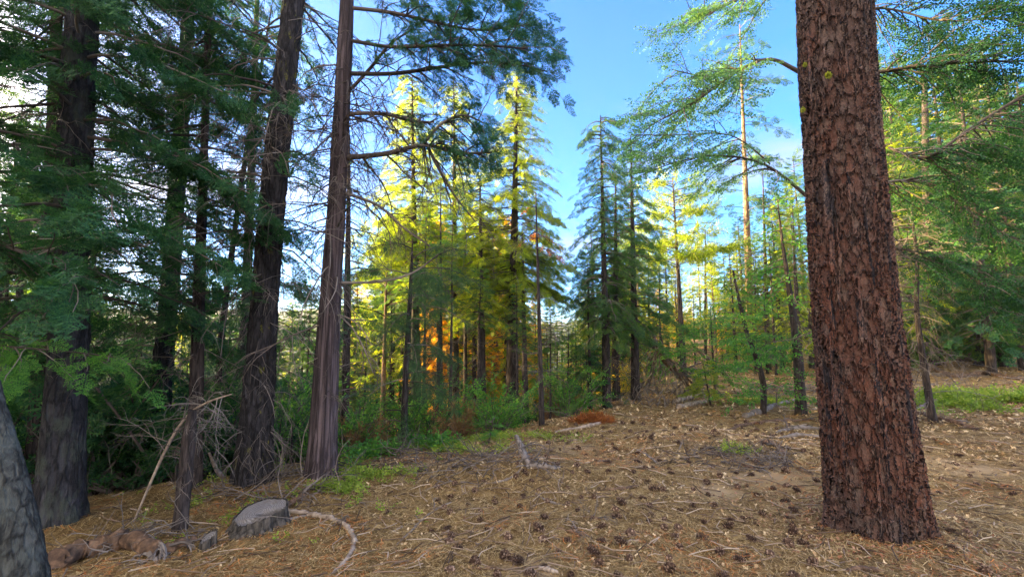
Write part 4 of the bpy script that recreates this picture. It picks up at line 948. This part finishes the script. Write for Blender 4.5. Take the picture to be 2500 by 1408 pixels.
stick('fallen_branch', [(1515, 1335, 4), (1540, 1322, 8), (1565, 1322, 5)], 'small pale curved wood piece near the bottom of the picture', 'branch', 'bonewood', seed=26)
stick('fallen_branch', [(1150, 1388, 6), (1190, 1390, 9), (1225, 1392, 6)], 'straight black stick at the lower edge beside the sandy spot', 'branch', 'rootwood', seed=27)
stick('fallen_branch', [(1318, 1390, 10), (1340, 1396, 12), (1362, 1400, 8)], 'short pale wood chunk at the bottom edge in the centre', 'branch', 'bonewood', seed=28)
stick('fallen_branch', [(2232, 1008, 7), (2270, 1020, 9), (2330, 1034, 9), (2385, 1052, 5)], 'dark branch lying below the green patch right of the massive pine', 'branch', 'rootwood', seed=29, forks=4)
stick('fallen_branch', [(2240, 1000, 5, .0), (2262, 996, 8, .03), (2290, 988, 5, .08)], 'short grey branch sticking up between massive pine and green patch', 'branch', 'dead', seed=30)
stick('fallen_branch', [(2270, 900, 10), (2330, 925, 9), (2400, 912, 8), (2480, 925, 6), (2520, 930, 4)], 'long wavy dark branch on the ground of the right-hand wood', 'branch', 'rootwood', seed=31, forks=6)
stick('fallen_branch', [(2060, 1395, 8), (2110, 1392, 12), (2160, 1398, 8)], 'flat grey stick in front of the massive pine foot', 'branch', 'rootwood', seed=32)
# leaning dead grey branch with a tangle of twigs
def tangle():
    r = np.random.default_rng(5)
    pts = [(330, 1225, 5, 4.9), (366, 1180, 8, 4.9), (398, 1110, 9, 4.9), (432, 1045, 8, 4.9), (470, 1000, 7, 4.9), (520, 975, 6, 4.8), (565, 962, 3, 4.8)]
    P = [at(u, v, y) for u, v, w, y in pts]; P[0][2] = float(ground(P[0][0], P[0][1])); Q, rr = resample(P, [px_r(w, u, v, y) for u, v, w, y in pts], 36)
    mb = MB(); tube(mb, Q, rr, 7); root = thing('fallen_branch', Q[0], 'pale dead branch leaning with a tangle of silvery twigs at left', 'branch'); link('wood', mb.mesh('wood', M['bonewood'], True, Q[0]), root)
    tw = MB()
    for k in range(22):
        i = r.integers(14, 35); bare(Q[i], unit(r.normal(0, .8, 3) + (.1, -.1, .15)), r.uniform(.25, .7), r, tw, .005, 2, .9, 4)
    link('twigs', tw.mesh('twigs', M['silvertwig'], False, Q[0]), root)
M['silvertwig'] = mat_simple('silver_twig_wood', [(.3, (.11, .095, .085)), (.8, (.26, .235, .21))], 5, bump=0, island=.5)
tangle()
def leaner(pts, Y, label, mat, seed, name='fallen_branch', cat='branch', forks=6, flen=.5):
    r = np.random.default_rng(seed); P = [at(u, v, Y) for u, v, w in pts]; P[0][2] = float(ground(P[0][0], P[0][1])) - .02
    Q, rr = resample(P, [px_r(w, u, v, Y) for u, v, w in pts], 40); mb = MB(); tube(mb, Q, rr, 12); root = thing(name, Q[0], label, cat); link('wood', mb.mesh('wood', M[mat], True, Q[0]), root)
    tw = MB()
    for k in range(forks):
        i = r.integers(8, 38); bare(Q[i], unit(r.normal(0, .8, 3) + (0, 0, -.2)), r.uniform(.5, 1.2) * flen, r, tw, rr[i] * .35, 2, 1.2, 4)
    if forks: link('twigs', tw.mesh('twigs', M['greytwig'], False, Q[0]), root)
leaner([(548, 1196, 12), (530, 1150, 12), (510, 1104, 7)], 6.6, 'bleached stick standing on a slant left of the mossy trunk', 'bonewood', 6, forks=0)
leaner([(1716, 974, 22), (1690, 945, 20), (1650, 905, 17), (1612, 870, 14), (1590, 800, 8)], 14.5, 'dark leaning snag with drooping twigs behind the grey logs', 'rootwood', 7, 'tree_snag', 'snag', 26, 1.3)
leaner([(1790, 925, 10), (1760, 900, 12), (1720, 870, 10), (1690, 840, 7)], 16, 'dark diagonal dead pole behind the forked green sapling', 'rootwood', 8, 'tree_snag', 'snag', 6, .8)
leaner([(100, 1290, 4), (60, 950, 12), (120, 925, 14), (135, 915, 7)], 4.2, 'broken pale branch', 'bonewood', 9) if False else None

# grey shaggy brush piles (dead twigs)
def brush(px, py, rad, h, n, label, mat, seed, L=.6, down=False, name='brush_pile', cat='brush pile', key=None):
    r = np.random.default_rng(seed); c = hit(px, py); tw = MB(); root = thing(name, c, label, cat)
    for k in range(n):
        a = r.uniform(0, 6.28); q = rad * math.sqrt(r.random()); x = c[0] + q * math.cos(a); y = c[1] + q * math.sin(a) * .7
        z = float(ground(x, y)) + r.uniform(0, h) * (1 - (q / rad) ** 2)
        d = (r.normal(0, 1), r.normal(0, 1), -1.2 if down else r.normal(0, .22)); bare((x, y, z + .02), unit(d), L * r.uniform(.4, 1.1), r, tw, .004 + .0006 * c[1], 1, .2, 3)
    link('twigs', tw.mesh('twigs', M[mat], False, c), root)
    return root
brush(1620, 985, 1.3, .9, 130, 'shaggy grey heap of dead twigs at the foot of the leaning snag', 'greytwig', 1, .7, True)
brush(1790, 1120, .8, .08, 90, 'loose brush of dead twigs left of the sandy patch', 'twig', 2, .5)
brush(1870, 1130, .5, .06, 50, 'small pile of pale twigs beside the sandy patch', 'greytwig', 3, .4)
brush(1180, 1130, .8, .10, 110, 'mat of dark twigs covering the mound in the centre', 'twig', 4, .5)
brush(700, 1190, .8, .12, 90, 'tangle of dead twigs between mossy trunk and cedar', 'twig', 5, .8)
brush(330, 1330, .6, .08, 60, 'scatter of grey twigs behind the root log', 'greytwig', 6, .5)
brush(1930, 960, 1.6, .3, 80, 'low grey brush behind the crooked trunk', 'greytwig', 7, .9)
brush(2380, 930, 3.0, .25, 100, 'grey slash scattered under the right-hand wood', 'greytwig', 8, 1.0)
brush(950, 1130, .9, .2, 70, 'thin dark twigs standing in the green slope right of the cedar', 'twig', 9, .6)
# red dead needle heap
def needle_heap(px, py, rad, h, n, label, mat, seed, key='tuftc', size=.16):
    r = np.random.default_rng(seed); c = hit(px, py); sp = Sprays(); mb = MB()
    for k in range(n):
        a = r.uniform(0, 6.28); q = math.sqrt(r.random()); x = c[0] + rad * q * math.cos(a); y = c[1] + rad * .5 * q * math.sin(a)
        sp.add(np.array((x, y, float(ground(x, y)) + h * r.random() * (1 - q * q) + .02)), unit((r.normal(), r.normal(), .2)), unit((r.normal(0, .4), r.normal(0, .4), 1)), size * r.uniform(.7, 1.3))
    sp.bake(mb, key, r); root = thing('dead_bough', c, label, 'dead bough'); link('needles', mb.mesh('needles', M[mat], False, c), root)
needle_heap(1448, 1030, .46, .16, 90, 'heap of bright rust-red dead needles at the foot of the drooping fir', 'needle_red', 1)

# --- pine cones: one prototype with a core and scales, copied
def cone_proto(seed, L=.085, W=.032):
    r = np.random.default_rng(seed); core = MB(); sc = MB(); t = np.linspace(0, 1, 7)
    tube(core, np.stack([t * L, 0 * t, 0 * t], 1), W * .42 * np.sin(np.clip(t * .9 + .08, 0, 1) * math.pi) + .002, 7)
    V = []; F = []
    for k in range(70):
        f = (k + .5) / 70; a = k * 2.39996; rr = W * (math.sin(min(1, f * .86 + .14) * math.pi) ** .65) * r.uniform(.85, 1.1)
        e = np.array((0, math.cos(a), math.sin(a))); s = np.array((0, -math.sin(a), math.cos(a))); x = np.array((1., 0, 0))
        b = x * L * f * .92 + e * rr * .3; tip = x * (L * f * .92 + .008 * (f - .25)) + e * rr; w = .0075 * (1 - .3 * f)
        o = len(V); V += [b - s * w * .5, b + s * w * .5, tip + s * w, tip + x * .004 + e * .003, tip - s * w, tip + x * .003 - e * rr * .3]
        F += [[o, o + 1, o + 2, o + 4], [o + 4, o + 2, o + 3, o + 3][:3] + [o + 3], [o + 1, o, o + 5, o + 2]]
    F = [[f[0], f[1], f[2], f[3]] for f in F if len(set(f)) == 4]; sc.add(np.array(V), np.array(F))
    V2 = []; F2 = []
    for k in range(70):
        o = 6 * k; V2 += [V[o + 2], V[o + 3], V[o + 4]]; F2.append([3 * k, 3 * k + 1, 3 * k + 2])
    sc.add(np.array(V2), np.array(F2))
    return core.mesh('core', M['conecore'], True), sc.mesh('scales', M['cone'], False)
M['cone'] = mat_simple('cone_scales', [(.25, (.05, .03, .022)), (.55, (.14, .085, .06)), (.85, (.46, .33, .24))], 60, bump=0, island=.55)
M['conecore'] = mat_simple('cone_core', [(.3, (.03, .018, .013)), (.7, (.07, .042, .03))], 30, bump=0)
CP_ = [cone_proto(1), cone_proto(2, .095, .036), cone_proto(3, .07, .034)]
FLOOR_MARKS = [(622, 1290, 'sawn stump'), (866, 1318, 'hook-shaped branch'), (1284, 1134, 'splintered stub'), (1190, 1130, 'twiggy mound'), (2010, 1300, 'massive pine foot'), (2290, 1300, 'massive pine foot'), (1930, 1100, 'sandy patch'), (1400, 1302, 'sloping dark stick'),
    (1465, 1268, 'spurred black twig'), (1520, 1196, 'level dark stick'), (2390, 1000, 'bright green patch'), (1448, 1040, 'rust-red needle heap'), (1760, 1115, 'crossing branch'), (1340, 1396, 'pale chunk at the bottom edge'), (1540, 1328, 'small curved wood piece'),
    (1880, 1032, 'long dark bent branch'), (1600, 1120, 'thin straight twig'), (2110, 1394, 'flat grey stick'), (1190, 1390, 'straight black stick at the lower edge'), (1035, 1275, 'thin forked twig'), (1685, 1000, 'two grey logs'), (1350, 1225, 'pale curved twig'), (2330, 1040, 'dark branch under the green patch')]
def floor_where(u, v):
    m = min(FLOOR_MARKS, key=lambda q: (q[0] - u) ** 2 + (2.2 * (q[1] - v)) ** 2); du = u - m[0]; dv = 2.2 * (v - m[1]); d = math.hypot(du, dv)
    far = 'close ' if d < 60 else 'some way ' if d > 170 else ''
    side = ('right of' if du > 0 else 'left of') if abs(du) > abs(dv) else ('in front of' if dv > 0 else 'behind')
    return far + side + ' the ' + m[2]
CONELOOK = ['brown open pine cone ']
r_ = np.random.default_rng(77); cnt = 0; spots = []
while cnt < 285:
    u = r_.normal(1620, 300) if r_.random() < .62 else r_.uniform(1050, 2560)
    v = 1035 + 380 * r_.random() ** 1.25
    if not 930 < u < 2560 or 1990 < u < 2270 and v > 950: continue
    p = hit(u, v)
    if p[1] > 14 or any((p[0] - a) ** 2 + (p[1] - b) ** 2 < .02 for a, b in spots): continue
    spots.append((p[0], p[1])); cm = CP_[int(r_.integers(0, 3))]
    o = thing('pine_cone', (p[0], p[1], p[2] + .018), CONELOOK[int(r_.integers(0, 1))] + floor_where(u, v), 'pine cone', 'pine cones scattered over the floor')
    o.rotation_euler = (r_.uniform(0, 6.28), r_.uniform(-.5, .5), r_.uniform(0, 6.28)); o.scale = (r_.uniform(.6, 1.3),) * 3
    link('core', cm[0], o); link('scales', cm[1], o); cnt += 1

# --- litter nobody could count
def polar(n, r0, r1, a0, a1, rng_):
    q = r0 * (r1 / r0) ** rng_.random(n); a = rng_.uniform(R(a0), R(a1), n); return q * np.sin(a), q * np.cos(a)
def bare_soil(x, y):
    m = np.zeros_like(x)
    for a, b, q in SAND: m = np.maximum(m, np.exp(-((x - a) ** 2 + (y - b) ** 2) / (q * .8) ** 2))
    return m
def needle_litter(n, seed):
    r = np.random.default_rng(seed); x, y = polar(n, 2.4, 16, -56, 56, r); kp = r.random(n) > .6 * bare_soil(x, y) + np.clip(-1.2 * vnoise(x * 1.3, y * 1.3, 51), 0, .5); x = x[kp]; y = y[kp]; n = len(x)
    L = r.uniform(.05, .15, n) * np.clip(np.hypot(x, y) / 5, .8, 1.6); w = .0012 * np.clip(np.hypot(x, y) / 3.2, 1, 4); a = r.uniform(0, 6.283, n) ; cv = r.normal(0, .35, n)
    pts = []
    z0 = ground(x, y); lift = r.uniform(.002, .022, n)
    for k in range(4):
        t = k / 3 - .5; aa = a + cv * t; px = x + L * t * np.cos(aa); py = y + L * t * np.sin(aa)
        pz = ground(px, py) + lift + .5 * w + (r.normal(0, .004, n)); nx = -np.sin(aa) * w; ny = np.cos(aa) * w
        pts += [np.stack([px - nx, py - ny, pz], 1), np.stack([px + nx, py + ny, pz + .0005], 1)]
    V = np.stack(pts, 1).reshape(-1, 3); b = (np.arange(n) * 8)[:, None, None]
    F = (np.array([[0, 1, 3, 2], [2, 3, 5, 4], [4, 5, 7, 6]])[None] + b).reshape(-1, 4)
    mb = MB(); mb.add(V, F); return mb
M['litter'] = mat_simple('fallen_needles', [(.12, (.065, .038, .016)), (.38, (.21, .125, .045)), (.65, (.39, .265, .105)), (.92, (.60, .46, .24))], 2.5, bump=0, island=.8, rough=.7)
M['litter_red'] = mat_simple('fallen_red_needles', [(.2, (.34, .10, .025)), (.8, (.66, .26, .07))], 2.5, bump=0, island=.7, rough=.7)
tag(link('needle_litter', needle_litter(190000, 1).mesh('needle_litter', M['litter'], False)), 'dry brown needles carpeting the forest floor', 'needle litter', kind='stuff')
def red_litter(n, seed):
    r = np.random.default_rng(seed); mb = needle_litter(n * 6, seed); V = mb.v[0].reshape(-1, 8, 3); c = V.mean(1)
    m = (vnoise(c[:, 0] * 1.3 + 9, c[:, 1] * 1.3, 21) > .12); V = V[m]; b = (np.arange(len(V)) * 8)[:, None, None]; V[..., 2] += .006
    q = MB(); q.add(V.reshape(-1, 3), (np.array([[0, 1, 3, 2], [2, 3, 5, 4], [4, 5, 7, 6]])[None] + b).reshape(-1, 4)); return q
tag(link('red_needle_litter', red_litter(4200, 3).mesh('red_needle_litter', M['litter_red'], False)), 'patches of rust-orange fallen needles', 'needle litter', kind='stuff')
def leaf_litter(n, seed, r0, r1, a0, a1, size, filt=None):
    r = np.random.default_rng(seed); x, y = polar(n, r0, r1, a0, a1, r)
    if filt is not None: m = filt(x, y, r); x = x[m]; y = y[m]; n = len(x)
    s = size * r.uniform(.35, 1.3, n) * np.clip(np.hypot(x, y) / 7, .75, 1.9); a = r.uniform(0, 6.283, n)
    K = 10; ang = np.linspace(0, 2 * math.pi, K, endpoint=False); lob = np.where(np.arange(K) % 2 == 0, 1.0, .55)[None] * r.uniform(.75, 1.2, (n, K))
    ex = np.cos(ang)[None] * lob; ey = np.sin(ang)[None] * lob * .62
    cup = r.uniform(-.6, .9, n)[:, None] * (ey ** 2 * 2.2) * s[:, None]; tx = r.normal(0, .32, n)[:, None]; ty = r.normal(0, .32, n)[:, None]
    lx = ex * s[:, None]; ly = ey * s[:, None]; lz = cup + tx * lx + ty * ly
    X = x[:, None] + lx * np.cos(a)[:, None] - ly * np.sin(a)[:, None]; Y = y[:, None] + lx * np.sin(a)[:, None] + ly * np.cos(a)[:, None]
    Z = ground(x, y)[:, None] + .006 + lz - np.minimum(lz.min(1), 0)[:, None] * .8
    V = np.stack([X, Y, Z], -1).reshape(-1, 3); mb = MB(); mb.add(V, np.arange(n * K).reshape(-1, K)); return mb
M['dryleaf'] = mat_simple('dry_leaves', [(.12, (.13, .07, .035)), (.4, (.34, .21, .10)), (.65, (.54, .39, .21)), (.92, (.72, .57, .36))], 8, bump=0, island=.8, rough=.75)
def scatterf(x, y, r): return (r.random(len(x)) > .6 * bare_soil(x, y)) & (r.random(len(x)) < np.clip((np.hypot(x, y) - 2.5) / 4.5, .12, 1)) & ((y - np.interp(x, CX, CY)) < 3) & (r.random(len(x)) < np.clip((x + 3.5) / 4, .25, 1)) & (r.random(len(x)) < np.clip(.5 + 2.6 * vnoise(x * 1.7, y * 1.7, 41) + 1.2 * vnoise(x * 5, y * 5, 42), .08, 1))
tag(link('leaf_litter', leaf_litter(120000, 5, 2.6, 30, -52, 56, .026, scatterf).mesh('leaf_litter', M['dryleaf'], False)), 'pale tan fallen oak leaves strewn over the floor', 'leaf litter', kind='stuff')
def near_pine(x, y, r): return r.random(len(x)) < np.exp(-(np.hypot(x - 3.17, y - 4.3) - .45).clip(0) / .28)
tag(link('bark_flakes', leaf_litter(16000, 15, 3.6, 7, 20, 50, .022, near_pine).mesh('bark_flakes', mat_simple('bark_flake', [(.2, (.10, .04, .025)), (.5, (.30, .12, .06)), (.9, (.46, .27, .18))], 8, bump=0, island=.8), False)), 'shed reddish bark flakes around the foot of the massive pine', 'bark flakes', kind='stuff')
def twig_litter(n, seed):
    r = np.random.default_rng(seed); mb = MB(); x, y = polar(n, 2.6, 18, -54, 56, r)
    for k in range(n):
        L = r.uniform(.08, .38); a = r.uniform(0, 6.28); b = a + r.normal(0, .4); w = .0022 + .0007 * math.hypot(x[k], y[k]) * r.uniform(.5, 1.3)
        P = np.array([(x[k], y[k], 0), (x[k] + L * .5 * math.cos(a), y[k] + L * .5 * math.sin(a), 0), (x[k] + L * .5 * (math.cos(a) + math.cos(b)), y[k] + L * .5 * (math.sin(a) + math.sin(b)), 0)])
        P[:, 2] = ground(P[:, 0], P[:, 1]) + w + r.uniform(0, .03, 3); tube(mb, P, [w, w * .8, w * .4], 4, False)
    return mb
tag(link('twig_litter', twig_litter(2600, 8).mesh('twig_litter', M['twiglit'] if 'twiglit' in M else mat_simple('twig_litter', [(.2, (.06, .04, .028)), (.5, (.20, .14, .10)), (.9, (.46, .37, .28))], 5, bump=0, island=.75), False)), 'small dead twigs strewn over the forest floor', 'twig litter', kind='stuff')

# --- green ground cover
def cover(name, n, boxes, seed, mat, label, size=.11, key='leafc', h=.05):
    r = np.random.default_rng(seed); sp = Sprays(); mb = MB()
    for (px, py, rx, ry, wt) in boxes:
        for k in range(int(n * wt)):
            p = hit(px + rx * r.normal(0, .5), py + ry * r.normal(0, .5)); 
            if vnoise(p[0] * 2.2, p[1] * 2.2, 31) < -.12: continue
            for q in range(3): sp.add(p + np.array((r.normal(0, .04), r.normal(0, .04), r.uniform(.0, h))), unit((r.normal(), r.normal(), .7)), unit((r.normal(0, .4), r.normal(0, .4), 1)), size * r.uniform(.6, 1.3) * max(1, p[1] / 8))
    sp.bake(mb, key, r); tag(link(name, mb.mesh(name, M[mat], False)), label, 'ground cover', kind='stuff')
cover('ground_cover', 620, [(2390, 985, 170, 22, 1.0), (2470, 975, 130, 16, .5), (2300, 970, 70, 14, .25)], 1, 'cover', 'bright green low plants covering the ground right of the massive pine', .13)
cover('crest_greens', 620, [(900, 1150, 120, 28, .5), (1080, 1098, 140, 16, .5), (1230, 1072, 160, 10, .4), (820, 1205, 60, 22, .16), (560, 1150, 110, 22, .35), (240, 1190, 90, 26, .35), (1880, 985, 120, 10, .3), (640, 1250, 330, 60, .12), (1790, 1105, 50, 12, .08)], 2, 'cover', 'small green plants along the crest at the left and centre', .085)
cover('fern_greens', 260, [(930, 1120, 90, 22, .6), (1060, 1095, 60, 14, .3), (280, 1120, 60, 20, .3), (780, 1215, 40, 12, .12)], 3, 'leaf_green', 'darker leafy plants on the slope right of the cedar', .16, h=.14)

# ------------------------------------------------------------------ the air
def haze():
    m = bpy.data.materials.new('air'); m.use_nodes = True; t = m.node_tree; t.nodes.clear()
    o = N(t, 'ShaderNodeOutputMaterial'); v = N(t, 'ShaderNodeVolumePrincipled'); v.inputs['Color'].default_value = (.86, .92, 1.0, 1); v.inputs['Density'].default_value = .00022; v.inputs['Anisotropy'].default_value = .35
    t.links.new(v.outputs[0], o.inputs['Volume'])
    x0, x1, y0, y1, z0, z1 = -2700, 2700, -2700, 2700, -170, 110
    mb = MB(); mb.add([(x0, y0, z0), (x1, y0, z0), (x1, y1, z0), (x0, y1, z0), (x0, y0, z1), (x1, y0, z1), (x1, y1, z1), (x0, y1, z1)], [[3, 2, 1, 0], [4, 5, 6, 7], [0, 1, 5, 4], [1, 2, 6, 5], [2, 3, 7, 6], [3, 0, 4, 7]])
    o = link('haze', mb.mesh('haze', m, False)); o['kind'] = 'stuff'
haze()

# ------------------------------------------------------------------ tell like-labelled neighbours apart by their order in the picture
from collections import defaultdict
_same = defaultdict(list)
for o in COL.objects:
    if o.parent is None and o.get('group') and o.get('label'): _same[o['label']].append(o)
ORD = ['leftmost', 'second from left', 'third from left', 'fourth from left', 'fifth from left']
NUM = {2: 'two', 3: 'three', 4: 'four', 5: 'five', 6: 'six'}
for lb, L in _same.items():
    if 2 <= len(L) <= 6:
        L.sort(key=lambda o: project(o.location)[0])
        for k, o in enumerate(L):
            w = ('left one of the two' if k == 0 else 'right one of the two') if len(L) == 2 else ('rightmost' if k == len(L) - 1 else ORD[k]) + ' of ' + NUM[len(L)]
            new = lb + ', ' + w
            if len(new.replace('-', ' ').split()) <= 16: o['label'] = new
